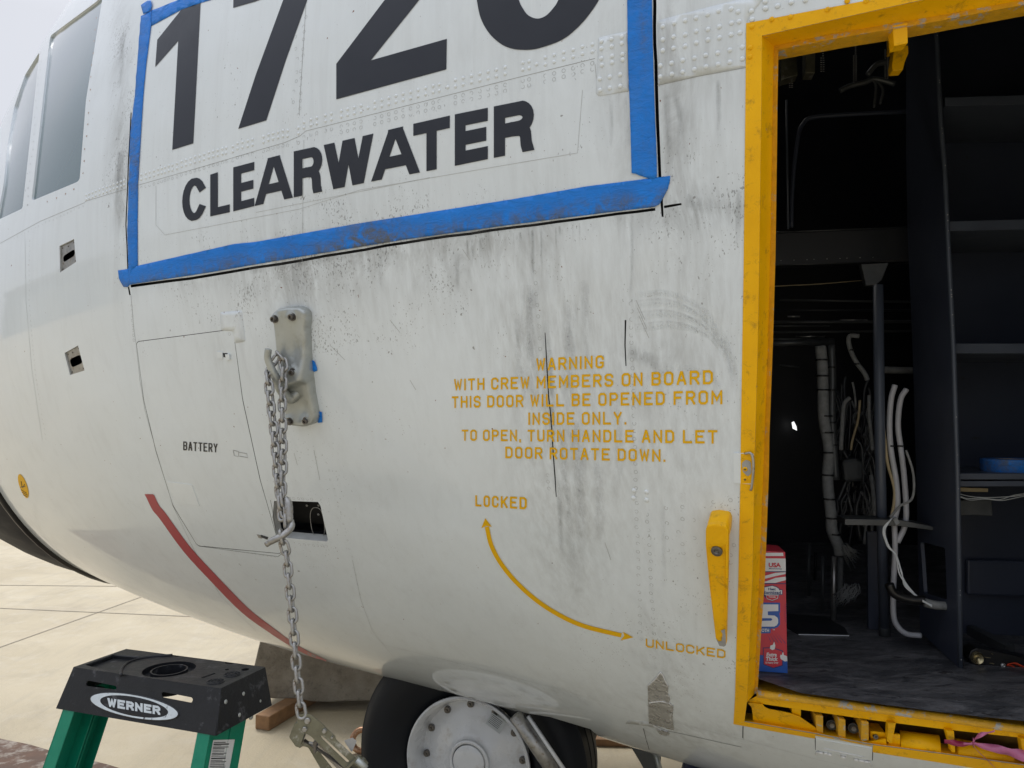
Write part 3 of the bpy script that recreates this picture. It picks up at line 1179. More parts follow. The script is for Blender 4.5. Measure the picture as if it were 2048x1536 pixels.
P5 = [(905, 160), (975, 140), (1040, 125), (1105, 110), (1175, 88), (1240, 68), (1315, 55), (1357, 73), (905, 240), (970, 222), (1040, 210), (1107, 190), (1177, 178), (1245, 162), (1318, 140), (1363, 132),
      (905, 305), (970, 290), (1040, 278), (1107, 258), (1177, 240), (1245, 228), (1315, 210), (1368, 198), (890, 395), (958, 380), (1025, 363), (1095, 350), (1163, 333), (1235, 320), (1308, 302), (1383, 285),
      (890, 462), (960, 446), (1025, 433), (1095, 418), (1165, 402), (1237, 388), (1308, 375), (1383, 355), (1437, 68), (1440, 118), (1520, 10), (1520, 50)]
P6 = [(537, 250), (597, 236), (660, 222), (537, 292), (600, 280), (660, 262), (537, 352), (601, 338), (663, 327), (540, 392), (601, 377), (665, 360), (527, 475), (588, 463), (650, 449), (529, 543), (588, 529), (650, 518)]
for k in range(0, len(P5), 8): rivets('rivet_row', [c3(*p) for p in P5[k:k + 8]], M['skin'], air, r=.0055, h=.0034, out=.0010)
for k in range(0, len(P6), 3): rivets('rivet_row', [c3(*p) for p in P6[k:k + 3]], M['skin'], air, r=.0055, h=.0034, out=.0010)
rivets('rivet_row', [c4(*p) for p in ((283, 10), (287, 52), (358, 37), (440, 15), (525, 2), (205, 118))], M['skin'], air, r=.0055, h=.0034, out=.0010)
rivets('rivet', [c3(1440, 162), c3(1429, 288), c3(1429, 342)] + [c4(*p) for p in ((323, 118), (435, 104), (657, 60), (775, 8), (888, 8))], M['yellow'], df, r=.0055, h=.0034, out=.0018)
rivets('rivet_row', [c1(*p) for p in ((518, 1170), (535, 1163), (555, 1155), (575, 1147), (598, 1138), (620, 1130), (642, 1122), (662, 1114), (683, 1107), (705, 1098), (727, 1090), (745, 1083))] +
       [c1(x, y + 27) for x, y in ((518, 1170), (535, 1163), (555, 1155), (575, 1147), (598, 1138), (620, 1130), (642, 1122), (662, 1114), (683, 1107), (705, 1098), (727, 1090), (745, 1083))], M['skin'], air, r=.0044, h=.0026)
rivets('rivet_row', [(1268, 981), (1267, 996), (1293, 984), (1293, 1000)], M['skin'], air, r=.006, h=.0030)
# flush rivets: faint rings, one part per row
FR = [[(x, y + 26 + (x - 280) / 920 * 12) for x, y in row] for row in (rowA, rowA2[:12], rowA2[12:26], rowA2[26:], rowA3)]
FR += [[(x, y + 38 + (x - 280) / 920 * 12) for x, y in rowA2[12:] + rowA3]]
FR += [along(*q) for q in (([(1262, 590), (1264, 700), (1267, 800), (1270, 900), (1274, 1050), (1277, 1150), (1283, 1290)], 16, 1), ([(1293, 1010), (1300, 1100), (1304, 1200), (1310, 1320)], 16, 1.5),
                           ([(1066, 500), (1078, 640), (1082, 720)], 22, 1), ([(1094, 935), (1099, 985)], 14, 1), ([(612, 20), (604, 120), (598, 230)], 15, 2), ([(596, 30), (592, 120), (588, 220)], 22, 3),
                           ([(262, 600), (268, 680)], 10, .5), ([(560, 996), (625, 998)], 9, .5), ([(590, 1088), (655, 1092)], 9, .5), ([(1503, 120), (1501, 400), (1495, 640)], 24, 2.5))]
FR += [[(449, 650), (459, 632), (470, 650), (459, 668), (476, 668)], [(1332, 1016), (1334, 1046), (1334, 1075), (1336, 1100)], [(1365, 1014), (1365, 1038), (1357, 1064), (1365, 1088), (1367, 1106)],
       [(1387, 1040), (1389, 1076), (1397, 1110)], [(1461, 1000), (1427, 1004)], [(1468, 1090), (1461, 1110), (1461, 1125)]]
for q in FR: rings('flush_rivet_row', q, M['ring'], air)
for q in (([(604, 290), (606, 420), (603, 600)], 26, 2), ([(640, 890), (668, 980), (700, 1100), (722, 1190)], 18, 2), ([(400, 1090), (480, 1103), (556, 1115)], 8, .5),
          ([(60, 470), (58, 600), (70, 740), (92, 880)], 10, .6), ([(20, 482), (90, 446), (168, 412)], 8, .6), ([(860, 1310), (1000, 1350), (1200, 1408)], 14, 1)):
    rings('flush_rivet_row', along(*q), M['ring'], air, r=.0030, wd=.0005)


def lines(name, lst, mat, wd=.0011, off=.0005):
    for pts in lst:
        pp = dens(pts, 12, False)
        P, N = SK.pts(pp, off)
        V = []
        for i in range(len(P)):
            t = P[min(i + 1, len(P) - 1)] - P[max(i - 1, 0)]
            t /= np.linalg.norm(t) + 1e-9
            s_ = np.cross(N[i], t)
            V += [P[i] + s_ * wd / 2, P[i] - s_ * wd / 2]
        mesh(name, V, orient(V, [(2 * i, 2 * i + 1, 2 * i + 3, 2 * i + 2) for i in range(len(P) - 1)], np.repeat(N, 2, axis=0)), mat, air)


lines('lap_joint', [[(278, 370), (400, 335), (512, 302)], [(512, 302), (570, 285), (600, 272), (612, 262), (760, 225), (1024, 158), (1190, 117)],
                    [(312, 900), (346, 1012), (390, 1103), (443, 1194), (512, 1262)], [(262, 590), (268, 660), (272, 684), (280, 760), (290, 820), (312, 900)],
                    [(1315, 171), (1400, 152), (1493, 135)], [(1197, 191), (1258, 182)], [(0, 487), (80, 443), (170, 405)], [(170, 403), (253, 378)],
                    [(598, 230), (605, 120), (612, 10)], [(640, 960), (634, 930), (628, 900)]], M['ring'], .0012)
lines('panel_gap_line', [[(565, 1108), (562, 1075), (557, 1065)], [(541, 1000), (548, 1035), (553, 1062)], [(398, 1092), (470, 1102), (556, 1113), (563, 1108)]], M['seam'], .0013)
lines('paint_edge', [[(312, 372), (312, 450), (330, 470), (600, 418), (720, 380), (1024, 328), (1155, 306), (1165, 180)], [(512, 425), (860, 355)],
                     [(742, 1265), (770, 1290), (900, 1322), (1100, 1373), (1300, 1432), (1490, 1480), (1640, 1520), (1750, 1545)],
                     [(608, 280), (606, 400), (604, 560)], [(1190, 128), (1195, 180)],
                     [(705, 1120), (722, 1200), (745, 1262), (800, 1330), (838, 1368)], [(180, 1090), (330, 1190), (512, 1280)],
                     [(1288, 1456), (1298, 1502)], [(1487, 1450), (1487, 1480)], [(50, 470), (52, 600), (64, 740), (85, 880)]], M['faint'], .0011)
lines('paint_scratch', [[(1272 + i * 3, 600 + i * 16), (1290 + i * 4, 640 + i * 18)] for i in range(3)] + [[(660, 690), (690, 720)], [(925, 498), (940, 520)], [(1210, 1085), (1222, 1120)], [(588, 905), (595, 930)], [(780, 640), (800, 665)], [(820, 760), (832, 780)]], M['zinc'], .001)


def stains(name, lst, mat, off=.0007):
    for pts, wd, k in lst:
        P2 = [np.array(p) for p in smoothline(pts, 5)]
        n = len(P2)
        cols = (-1, -.5, 0, .5, 1)
        pix, fade = [], []
        for i, p in enumerate(P2):
            t = P2[min(i + 1, n - 1)] - P2[max(i - 1, 0)]
            t = t / (np.linalg.norm(t) + 1e-9)
            for c_ in cols:
                pix.append((p[0] - t[1] * c_ * wd / 2, p[1] + t[0] * c_ * wd / 2))
                u = i / (n - 1)
                fade.append(k * (1 - abs(c_)) ** .7 * min(1, u * 7 + .25) * min(1, (1 - u) * 2.2))
        P, N = SK.pts(pix, off)
        Fc = [(5 * i + j, 5 * i + j + 1, 5 * i + j + 6, 5 * i + j + 5) for i in range(n - 1) for j in range(4)]
        o = mesh(name, P, orient(P, Fc, N), mat, air, normals=N)
        a = o.data.attributes.new('fade', 'FLOAT_COLOR', 'POINT')
        for i, q in enumerate(fade): a.data[i].color = (q, q, q, 1)


rr_s = random.Random(21)
stains('grime_run', [([(915, 505), (914, 540), (916, 590)], 12, .9), ([(1065, 455), (1066, 520), (1067, 575)], 9, .8), ([(1082, 455), (1083, 500), (1084, 560)], 6, .6), ([(1262, 430), (1264, 520), (1262, 600)], 9, .8),
                     ([(1252, 190), (1255, 250), (1256, 330)], 16, .55), ([(1222, 200), (1223, 260), (1222, 300)], 10, .5), ([(1350, 190), (1362, 240), (1358, 320)], 18, .6), ([(1436, 160), (1438, 230), (1440, 320)], 12, .7),
                     ([(1332, 180), (1336, 260), (1340, 340)], 16, .7), ([(1250, 700), (1290, 715), (1345, 745)], 34, .8), ([(1100, 700), (1104, 840), (1112, 1000)], 14, .8), ([(1118, 960), (1122, 1050), (1126, 1140)], 16, .75),
                     ([(1090, 640), (1096, 760), (1100, 900)], 30, .55), ([(760, 510), (762, 540), (760, 580)], 10, .6), ([(590, 520), (592, 560), (594, 600)], 26, .6), ([(246, 60), (243, 130), (238, 200)], 14, .8), ([(243, 300), (238, 360), (232, 430)], 20, .9),
                     ([(1370, 400), (1400, 410), (1470, 420)], 34, .7), ([(1325, 1010), (1328, 1100), (1330, 1200)], 12, .4), ([(470, 520), (471, 560), (470, 600)], 8, .5), ([(1478, 380), (1476, 450), (1474, 560)], 14, .6),
                     ([(800, 482), (960, 460), (1180, 436)], 22, .8), ([(480, 545), (640, 520), (800, 492)], 18, .6)] +
       [([(x, y), (x + 1, y + l * .5), (x + 2, y + l)], w, k) for x, y, l, w, k in [(lambda x: (x, 574 - (x - 262) * .147 + 4, rr_s.uniform(10, 60), rr_s.uniform(3, 7), rr_s.uniform(.5, 1)))(rr_s.uniform(900, 1180)) for _ in range(14)]], M['run'])
stains('wipe_smear', [([(1060, 570), (1062, 700), (1080, 850)], 40, .9), ([(1140, 600), (1138, 720), (1145, 860)], 36, .8), ([(1035, 620), (1040, 740), (1050, 820)], 22, .7), ([(1150, 840), (1160, 980), (1160, 1140)], 34, .9),
                      ([(1190, 900), (1200, 1010), (1195, 1100)], 26, .6), ([(1120, 850), (1135, 1000), (1145, 1150)], 20, .8), ([(1230, 800), (1240, 900), (1225, 1020)], 22, .5), ([(1170, 560), (1172, 650), (1176, 760)], 26, .5)], M['wipe'])
stains('wipe_arc', [([(1270, 590 + d), (1340, 588 + d * .9), (1410, 625 + d * .6), (1455, 690 + d * .3), (1478, 770)], 17, .8) for d in (0, 22, 46, 70)] + [([(1290, 760), (1360, 735), (1430, 760), (1470, 830)], 16, .5)], M['palewipe'])
stains('wipe_arc', [([(1268, 602 + d), (1340, 600 + d * .9), (1405, 636 + d * .6), (1447, 700 + d * .3), (1468, 780)], 6, .55) for d in (0, 24, 48)], M['wipe'])
# doubler plates riveted on
for pl in ([(1197, 76), (1258, 62), (1258, 182), (1197, 192), (1192, 186)], [(1315, 42), (1420, 14), (1493, -4), (1520, -20), (1540, -18), (1500, 30), (1493, 47), (1493, 133), (1400, 151), (1316, 170)],
           [(440, 625), (484, 621), (491, 683), (470, 686), (466, 662), (443, 661)]):
    o = rel('doubler_plate', rnd(pl, 4), lambda x, y: .0011, M['skin'], air, grid=20)
    dirt_attr(o.data, np.array([v.co for v in o.data.vertices]))

# cut-outs
rim('vent_rim', vent_hole, .03, M['faint'], air)
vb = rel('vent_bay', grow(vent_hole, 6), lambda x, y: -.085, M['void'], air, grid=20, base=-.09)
mbv = MB()
P, N = SK.pts([(585, 1023), (602, 1023), (585, 1041), (609, 1041), (609, 1060)], -.078)
for p, n in zip(P, N): dome(mbv, p, n, .004, .003)
mbv.build('vent_rivets', M['zinc'], air, True)
ov = [(1, 0)]
ovp = []
for k in range(28):
    a = 2 * math.pi * k / 28
    x, y = 635 + 13.5 * math.copysign(abs(math.cos(a)) ** .8, math.cos(a)), 1045 + 30 * math.copysign(abs(math.sin(a)) ** .75, math.sin(a))
    ovp.append(sk(x + (y - 1045) * .12, y, -.045))
tube('duct_rim', ovp, .0011, M['steel'], air, 6, closed=True)
for pl, slot in ((plate1, rnd([(123, 512), (146, 497), (147, 510), (124, 525)], 6)), (plate2, rnd([(136, 719), (158, 709), (163, 726), (141, 736)], 6))):
    rim('vent_rim', pl, .006, M['faint'], air)
    o = decal('static_port_plate', [pl], M['galv'], air, off=-.005, grid=10, holes=[slot])
    cx, cy = sum(p[0] for p in pl) / 4, sum(p[1] for p in pl) / 4
    mb = MB()
    P, N = SK.pts([(cx + (x - cx) * .78, cy + (y - cy) * .80) for x, y in pl] + [((pl[0][0] + pl[1][0]) / 2, (pl[0][1] + pl[1][1]) / 2 + 7)], -.005)
    for p, n in zip(P, N): dome(mb, p, n, .0028, .002, 8)
    b_ = mb.build('rivet', M['bolt'], air, True)

# cockpit side windows: recessed panes and frames
for wp in (winA, winB):
    rim('window_frame', wp, .009, M['skin'], air)
    decal('window_pane', [grow(wp, .5)], M['glassdark'], air, off=-.007, grid=20)
rings('window_screws', along([(196, 10), (185, 120), (177, 230), (167, 330), (166, 355)], 24, 1) + along([(75, 412), (115, 395), (150, 378)], 20, 1), M['copper'], air, r=.003, wd=.0028)
rings('window_screws', along([(84, 90), (72, 220), (62, 330), (54, 410)], 16, 2), M['ring'], air, r=.003, wd=.0018)

# ---- radome and its rubber seal
ph = np.radians(np.linspace(-90, 90, 50))
ringP, ringN = surf(s_edge(ph), ph, 0)
V, Fc = [], []
ctr = T0 * NI + 1.95 * UP
full = list(ringP) + [p + 2 * (T0 - p @ NI) * NI for p in reversed(ringP)]
for k in range(14):
    t = k / 13
    sc = (1 - t ** 1.8) * .985
    for p in full:
        q = p - ctr
        qa = float(q @ AX)
        q = q - AX * qa
        V.append(ctr + q * sc + AX * (qa + .005 + t * 1.4))
m_ = len(full)
for k in range(13):
    for i in range(m_ - 1):
        a = k * m_ + i
        Fc.append((a, a + 1, a + m_ + 1, a + m_))
mesh('radome', V, Fc, M['rubber'], air, smooth=True)
tube('radome_seal', [p + n * -.002 + AX * .012 for p, n in zip(ringP, ringN)][:40], .016, M['tie'], air, 8)
# rear bulkhead closes the hull
Pb, _ = surf(np.full(40, -4.2), np.radians(np.linspace(-90, 90, 40)), -.05)
mesh('rear_bulkhead', list(Pb) + [p + 2 * (T0 - p @ NI) * NI for p in reversed(Pb)], [tuple(range(80))], M['dark'], air)

# ------------------------------------------------------------------ lettering
def segq(pts, s, closed=False):
    """mitred quads around a polyline, square caps"""
    n = len(pts)
    P = [np.array(p, float) for p in pts]
    if not closed:
        P[0] = P[0] - (P[1] - P[0]) / np.linalg.norm(P[1] - P[0]) * s / 2
        P[-1] = P[-1] + (P[-1] - P[-2]) / np.linalg.norm(P[-1] - P[-2]) * s / 2
    L, Rr = [], []
    for i in range(n):
        a = P[i - 1] if (i or closed) else None
        b = P[(i + 1) % n] if (i < n - 1 or closed) else None
        d1 = (P[i] - a) / np.linalg.norm(P[i] - a) if a is not None else None
        d2 = (b - P[i]) / np.linalg.norm(b - P[i]) if b is not None else None
        if d1 is None: d1 = d2
        if d2 is None: d2 = d1
        t = d1 + d2
        t /= np.linalg.norm(t) + 1e-9
        nn = np.array([-t[1], t[0]])
        k = max(.35, nn @ np.array([-d1[1], d1[0]]))
        L.append(P[i] + nn * s / 2 / k)
        Rr.append(P[i] - nn * s / 2 / k)
    return [[tuple(L[i]), tuple(L[(i + 1) % n]), tuple(Rr[(i + 1) % n]), tuple(Rr[i])] for i in range(n if closed else n - 1)]


def arc(cx, cy, rx, ry, a0, a1, k=10):
    return [(cx + rx * math.cos(R(a0 + (a1 - a0) * i / k)), cy + ry * math.sin(R(a0 + (a1 - a0) * i / k))) for i in range(k + 1)]


OCT = [(.25, 0), (0, .15), (0, .85), (.25, 1), (.75, 1), (1, .85), (1, .15), (.75, 0)]
GL = {
    'A': ([[(0, -.1), (0, 0), (.44, 1), (.56, 1), (1, 0), (1, -.1)], [(.2, .3), (.8, .3)]], ''),
    'B': ([[(0, 0), (0, 1), (.78, 1), (1, .86), (1, .66), (.82, .52), (1, .38), (1, .14), (.78, 0)], [(.1, .52), (.8, .52)]], 'c'),
    'C': ([[(1, .74), (1, .85), (.75, 1), (.25, 1), (0, .85), (0, .15), (.25, 0), (.75, 0), (1, .15), (1, .26)]], ''),
    'D': ([[(0, 0), (0, 1), (.7, 1), (1, .82), (1, .18), (.7, 0)]], 'c'),
    'E': ([[(1, 1), (0, 1), (0, 0), (1, 0)], [(.1, .52), (.78, .52)]], ''),
    'F': ([[(1, 1), (0, 1), (0, 0)], [(.1, .52), (.78, .52)]], ''),
    'G': ([[(1, .78), (1, .85), (.75, 1), (.25, 1), (0, .85), (0, .15), (.25, 0), (.75, 0), (1, .15), (1, .42), (.65, .42)]], ''),
    'H': ([[(0, 0), (0, 1)], [(1, 0), (1, 1)], [(.1, .52), (.9, .52)]], ''),
    'I': ([[(.5, 0), (.5, 1)]], ''),
    'K': ([[(0, 0), (0, 1)], [(1, 1), (.12, .42)], [(.35, .58), (1, 0)]], ''),
    'L': ([[(0, 1), (0, 0), (1, 0)]], ''),
    'M': ([[(0, 0), (0, 1), (.5, .3), (1, 1), (1, 0)]], ''),
    'N': ([[(0, 0), (0, 1), (1, 0), (1, 1)]], ''),
    'O': ([OCT], 'c'),
    'P': ([[(0, 0), (0, 1), (.75, 1), (1, .85), (1, .6), (.75, .45), (.1, .45)]], ''),
    'R': ([[(0, 0), (0, 1), (.75, 1), (1, .85), (1, .62), (.75, .48), (.1, .48)], [(.55, .44), (1, .02), (1, -.05)]], ''),
    'S': ([[(1, .8), (1, .86), (.75, 1), (.25, 1), (0, .86), (0, .66), (.22, .53), (.78, .48), (1, .34), (1, .14), (.75, 0), (.25, 0), (0, .14), (0, .2)]], ''),
    'T': ([[(0, 1), (1, 1)], [(.5, .9), (.5, 0)]], ''),
    'U': ([[(0, 1), (0, .15), (.25, 0), (.75, 0), (1, .15), (1, 1)]], ''),
    'V': ([[(0, 1), (.5, 0), (1, 1)]], ''),
    'W': ([[(0, 1), (.22, 0), (.5, .8), (.78, 0), (1, 1)]], ''),
    'Y': ([[(0, 1), (.5, .45), (1, 1)], [(.5, .5), (.5, 0)]], ''),
    '.': ([[(0, 0), (0, .02)]], ''), ',': ([[(0, .03), (-.4, -.12)]], ''),
}
ADV = {'I': .28, 'M': 1.15, 'W': 1.15, ' ': .62, '.': .25, ',': .25}


def clip(poly, ylo, yhi):
    for lim, sg in ((ylo, 1), (yhi, -1)):
        out = []
        n = len(poly)
        for i in range(n):
            a, b = poly[i], poly[(i + 1) % n]
            ia, ib = sg * (a[1] - lim) >= 0, sg * (b[1] - lim) >= 0
            if ia: out.append(a)
            if ia != ib:
                t = (lim - a[1]) / (b[1] - a[1])
                out.append((a[0] + (b[0] - a[0]) * t, lim))
        poly = out
        if len(poly) < 3: return None
    return poly


def glyph(ch, W, H, s, x0=0):
    st, fl = GL[ch]
    out = []
    for k, pl in enumerate(st):
        pts = [(x0 + s / 2 + u * (W - s), s / 2 + v * (H - s)) for u, v in pl]
        for q in segq(pts, s, fl == 'c' and k == 0):
            q = clip(q, 0 if ch != ',' else -9, H)
            if q: out.append(q)
    return out


def line_polys(text, box, W=.74, s=.168, gap=.25):
    """box: (x0, ytop0, ybase0, x1, ytop1, ybase1) in pixels; perspective spacing between the ends"""
    x0, t0, b0, x1, t1, b1 = box
    gl = []
    x = 0
    for ch in text:
        wd = ADV.get(ch, 1) * W if ch != 'I' else s
        if ch == '.' or ch == ',': wd = s
        if ch != ' ':
            gl.append(glyph(ch, wd, 1, s, x))
        x += wd + (gap if ch != ' ' else 0)
    tot = x - gap
    w0, w1 = 1 / (b0 - t0), 1 / (b1 - t1)
    out = []
    for g_ in gl:
        gg = []
        for q in g_:
            pq = []
            for (u, v) in q:
                t = u / tot
                d = (1 - t) * w0 + t * w1
                X = (x0 * (1 - t) * w0 + x1 * t * w1) / d
                B = (b0 * (1 - t) * w0 + b1 * t * w1) / d
                Tt = (t0 * (1 - t) * w0 + t1 * t * w1) / d
                pq.append((X, B + (Tt - B) * v))
            gg.append(pq)
        out.append(gg)
    return out


def letters(name, lines_, mat, parent, M_=SK, off=.0014, grid=None, **kw):
    V, Fc, NN = [], [], []
    for text, box in lines_:
        for gpol in line_polys(text, box, **kw):
            pts, f = tri2d(gpol, grid, step=14)
            P, N = M_.pts(pts, off)
            n = len(V)
            V += list(P)
            NN += list(N)
            Fc += [tuple(i + n for i in q) for q in orient(P, f, N)]
    return mesh(name, V, Fc, mat, parent, normals=NN)


letters('warning_text', [
    ('WARNING', (1073, 716.6, 741.4, 1208, 710.3, 736.3)),
    ('WITH CREW MEMBERS ON BOARD', (908.7, 757.9, 781.0, 1426, 739.8, 768.2)),
    ('THIS DOOR WILL BE OPENED FROM', (904, 792.5, 815.7, 1445, 780, 808.2)),
    ('INSIDE ONLY.', (1057, 825, 849.5, 1253, 823, 848.9)),
    ('TO OPEN, TURN HANDLE AND LET', (924, 859, 881, 1435, 859.8, 887)),
    ('DOOR ROTATE DOWN.', (1011, 893, 916, 1331, 898.5, 923.5))], M['amber'], air)
letters('locked_text', [('LOCKED', (951, 990, 1012, 1054, 994, 1018.5))], M['amber'], air, W=.62, gap=.2)
letters('unlocked_text', [('UNLOCKED', (1292, 1276.5, 1293.5, 1451, 1299, 1316.5))], M['amber'], air, W=1.0, gap=.26)
letters('battery_text', [('BATTERY', (367, 882.5, 900, 435.5, 887, 904.5))], M['stencil'], air, W=.44, s=.13, gap=.12)

# swing arrow and red danger stripe
ac = smoothline([(974, 1053), (983, 1090), (1002, 1126), (1032, 1163), (1072, 1199), (1118, 1229), (1170, 1252), (1243, 1270)], 5)
decal('swing_arrow', [thin([tuple(p) for p in ac], 8.5), [(971, 1036), (984, 1053), (973, 1051), (963, 1056)], [(1267, 1274), (1246, 1263), (1249, 1271), (1241, 1280)]], M['amber'], air, off=.0014)
rs = smoothline([(298, 986), (312, 1015), (326, 1032), (374, 1098), (430, 1159), (490, 1220), (540, 1258), (576, 1283), (612, 1304), (652, 1322)], 4)
nrs = len(rs)
rsp = thin([tuple(p) for p in rs], [16 * (1 - max(0, i / nrs - .5) * 1.5) for i in range(nrs)])
rsp = [p for p in rsp if p[1] > 988]
decal('red_stripe', [[(289.6, 988), (306, 988)] + [p for p in rsp[nrs:][::-1] if p[1] > 990] + [p for p in rsp[:nrs][::-1] if p[1] > 990]], M['red'], air, off=.0012)

# big black lettering
decal('registration_number', [[(311, 134), (315, 80), (363, 20), (385, -8), (392, -22), (403, -22), (387, 287), (345, 300), (357, 82)]], M['black'], air, off=.0011, grid=26)
decal('registration_number', [[(477, 258), (512, 150), (567, 0), (575, -22), (512, 3), (467, 16), (468, -40), (622, -40), (615, 0), (572, 121), (533, 241)]], M['black'], air, off=.0011, grid=26)
decal('registration_number', [[(673, 128), (770, 0), (795, -40), (866, -40), (839, 0), (742, 121), (894, 78), (893, 139), (673, 199)]], M['black'], air, off=.0011, grid=26)
sl2 = lambda q: [tuple(p) for p in smoothline(q, 5)]
decal('registration_number', [sl2([(950, -40), (954, 0), (962, 37), (979, 67), (1002, 88), (1024, 97.5), (1046, 100), (1068, 99), (1091, 93), (1116, 84), (1138, 71), (1164, 47), (1184, 22), (1199, -2), (1216, -40)]) +
                              sl2([(1128, -40), (1117, 0), (1104, 20), (1090, 33), (1074, 37.5), (1057, 31), (1046, 17), (1038, 0), (1030, -40)])], M['black'], air, off=.0011, grid=26)
TOPL = [(365, 361), (413, 352), (467, 335), (588, 303), (649, 290), (745, 268), (827, 248), (910, 229), (1068, 197)]
BOTL = [(365, 446), (413, 436), (421, 433), (467, 423), (514, 411), (588, 395), (749, 362), (910, 332), (988, 316), (1068, 300)]


def ip(L, x):
    for a, b in zip(L, L[1:]):
        if x <= b[0]: return a[1] + (b[1] - a[1]) * (x - a[0]) / (b[0] - a[0])
    return L[-1][1]


cC = arc(.5, .5, .5, .5, 38, 322, 18)
BOLD = {'C': [cC], 'L': [[(0, 1.2), (0, 0), (1, 0)]], 'E': [[(1, 1), (0, 1), (0, 0), (1, 0)], [(.1, .5), (.93, .5)]],
        'A': [[(-.13, -.25), (.46, 1.15)], [(1.13, -.25), (.54, 1.15)], [(.2, .27), (.8, .27)], [(.42, 1), (.58, 1)]],
        'R': [[(0, -.2), (0, 1)] + arc(.66, .74, .34, .26, 90, -90, 12) + [(.1, .48)], [(.56, .47)] + arc(.66, .24, .25, .22, 80, 0, 6) + [(.93, .05), (1.02, -.2)]],
        'W': [[(-.02, 1.2), (.24, -.15)], [(.26, -.15), (.48, 1.15)], [(.52, 1.15), (.74, -.15)], [(.76, -.15), (1.02, 1.2)]],
        'T': [[(0, 1), (1, 1)], [(.5, 1), (.5, -.2)]]}
V, Fc, NN = [], [], []
for ch, x0, x1 in (('C', 365, 413.5), ('L', 421, 460), ('E', 467, 509), ('A', 514, 582), ('R', 588, 645), ('W', 649, 746), ('A', 749, 834), ('T', 827, 900), ('E', 910, 976), ('R', 988, 1068)):
    Wp, Hp = x1 - x0, 80.
    s = {'W': 16.5, 'C': 14.5}.get(ch, 14.5) * (1 + (x0 - 365) / 623 * .55)
    pol = []
    for pl in BOLD[ch]:
        for q in segq([(s / 2 + u * (Wp - s), s * .45 + v * (Hp - s * .9)) for u, v in pl], s):
            q = clip(q, 0, Hp)
            if q: pol.append([(x0 + u, ip(BOTL, x0 + u) + (ip(TOPL, x0 + u) - ip(BOTL, x0 + u)) * v / Hp) for u, v in q])
    pts, f = tri2d(pol, None, step=16)
    P, N = SK.pts(pts, .0012)
    n = len(V)
    V += list(P); NN += list(N)
    Fc += [tuple(i + n for i in q) for q in orient(P, f, N)]
mesh('station_name_text', V, Fc, M['black'], air, normals=NN)

# yellow oval sticker on the nose
ovs = [(47 + 8.5 * math.cos(a) + 7.5 * math.sin(a) * .9, 972 + 24 * math.sin(a) + 2 * math.cos(a)) for a in np.linspace(0, 2 * math.pi, 24, endpoint=False)]
st = decal('oval_sticker', [ovs], M['amber'], air, off=.001, grid=10)
mb = MB()
for a, b in (((43, 979), (54, 986)), ((46, 975), (50, 968)), ((45, 984), (56, 990)), ((47, 989), (55, 993)), ((43, 962), (45, 974)), ((41, 974), (51, 972))):
    P, N = SK.pts([a, b], .0016)
    mb.tube([P[0], P[1]], .0012, 4)
mb.build('sticker_mark', M['stencil'], st)

# ------------------------------------------------------------------ masking tape
def tape(name, poly, label, holes_=(), off=.0016, grid=9, amp=.0015, dirtf=.5, group='blue masking tape strips round the painted lettering'):
    h = lambda x, y: max(0, amp * (math.sin(x * .21 + 2.2 * math.sin(y * .11)) * math.sin(y * .33 + x * .06)))
    pts, f = tri2d([poly], grid)
    P, N = SK.pts(pts, off)
    P = P + N * np.array([h(*p) for p in pts])[:, None]
    f = orient(P, f, N)
    n = len(pts)
    V = list(P)
    c0 = np.mean(P, axis=0)
    o = mesh(name, [p - c0 for p in V], f, M['blue'], None, smooth=True)
    o.location = c0
    a = o.data.attributes.new('dirt', 'FLOAT_COLOR', 'POINT')
    for i, (x, y) in enumerate(pts):
        d = dirtf(x, y) if callable(dirtf) else dirtf
        a.data[i].color = (d, d, d, 1)
    m = o.modifiers.new('thick', 'SOLIDIFY')
    m.thickness = .0004
    m.offset = 1
    return tag(o, label, 'tape', group)


tape('masking_tape', [(283, 33), (303, 22), (303, 53), (293, 133), (288, 187), (282, 283), (277, 367), (276, 450), (276.5, 531), (264, 540), (259, 566), (256, 470), (258.5, 367), (261.5, 267), (271, 190), (276, 120)],
     'vertical strip of blue masking tape left of the black numerals', dirtf=lambda x, y: .25 + .7 * math.exp(-((y - 330) / 60) ** 2))
tape('masking_tape', [(303, 22), (400, -17), (620, -90), (620, -60), (403, 6), (363, 20), (303, 52.5)],
     'sloping blue masking tape strip above the numeral 1', dirtf=.2, off=.0008)
bt = [(237, 541), (257, 538), (277, 531.5), (470, 488), (512, 484), (712, 448), (1024, 399), (1174, 373), (1341, 352), (1340, 362), (1336, 378), (1327, 396),
      (1319, 409), (1310, 414), (1257, 420), (1024, 449.5), (812, 479), (605, 513), (420, 545), (260, 569.5), (257, 574), (248, 574), (239, 557)]
tape('masking_tape', bt, 'long blue masking tape strip under the station name, grimy along its lower edge',
     dirtf=lambda x, y: .1 + .9 * max(0, min(1, (y - (ip([(237, 541), (470, 488), (712, 448), (1024, 399), (1341, 352)], x) + 14)) / 26)) + .9 * math.exp(-((x - 735) / 60) ** 2))
tape('masking_tape', [(1254, -40), (1255, 0), (1257, 133), (1261, 233), (1264, 347), (1272, 348), (1278, 351), (1288, 354), (1300, 358), (1310, 357), (1314.5, 356), (1314, 317), (1310, 217), (1306.5, 100), (1304.5, 0), (1303, -40)],
     'vertical blue masking tape strip beside the long black cut on the right', off=.0024, dirtf=lambda x, y: .2 + .6 * math.exp(-((x - 1288) / 8) ** 2 - ((y - 70) / 70) ** 2))
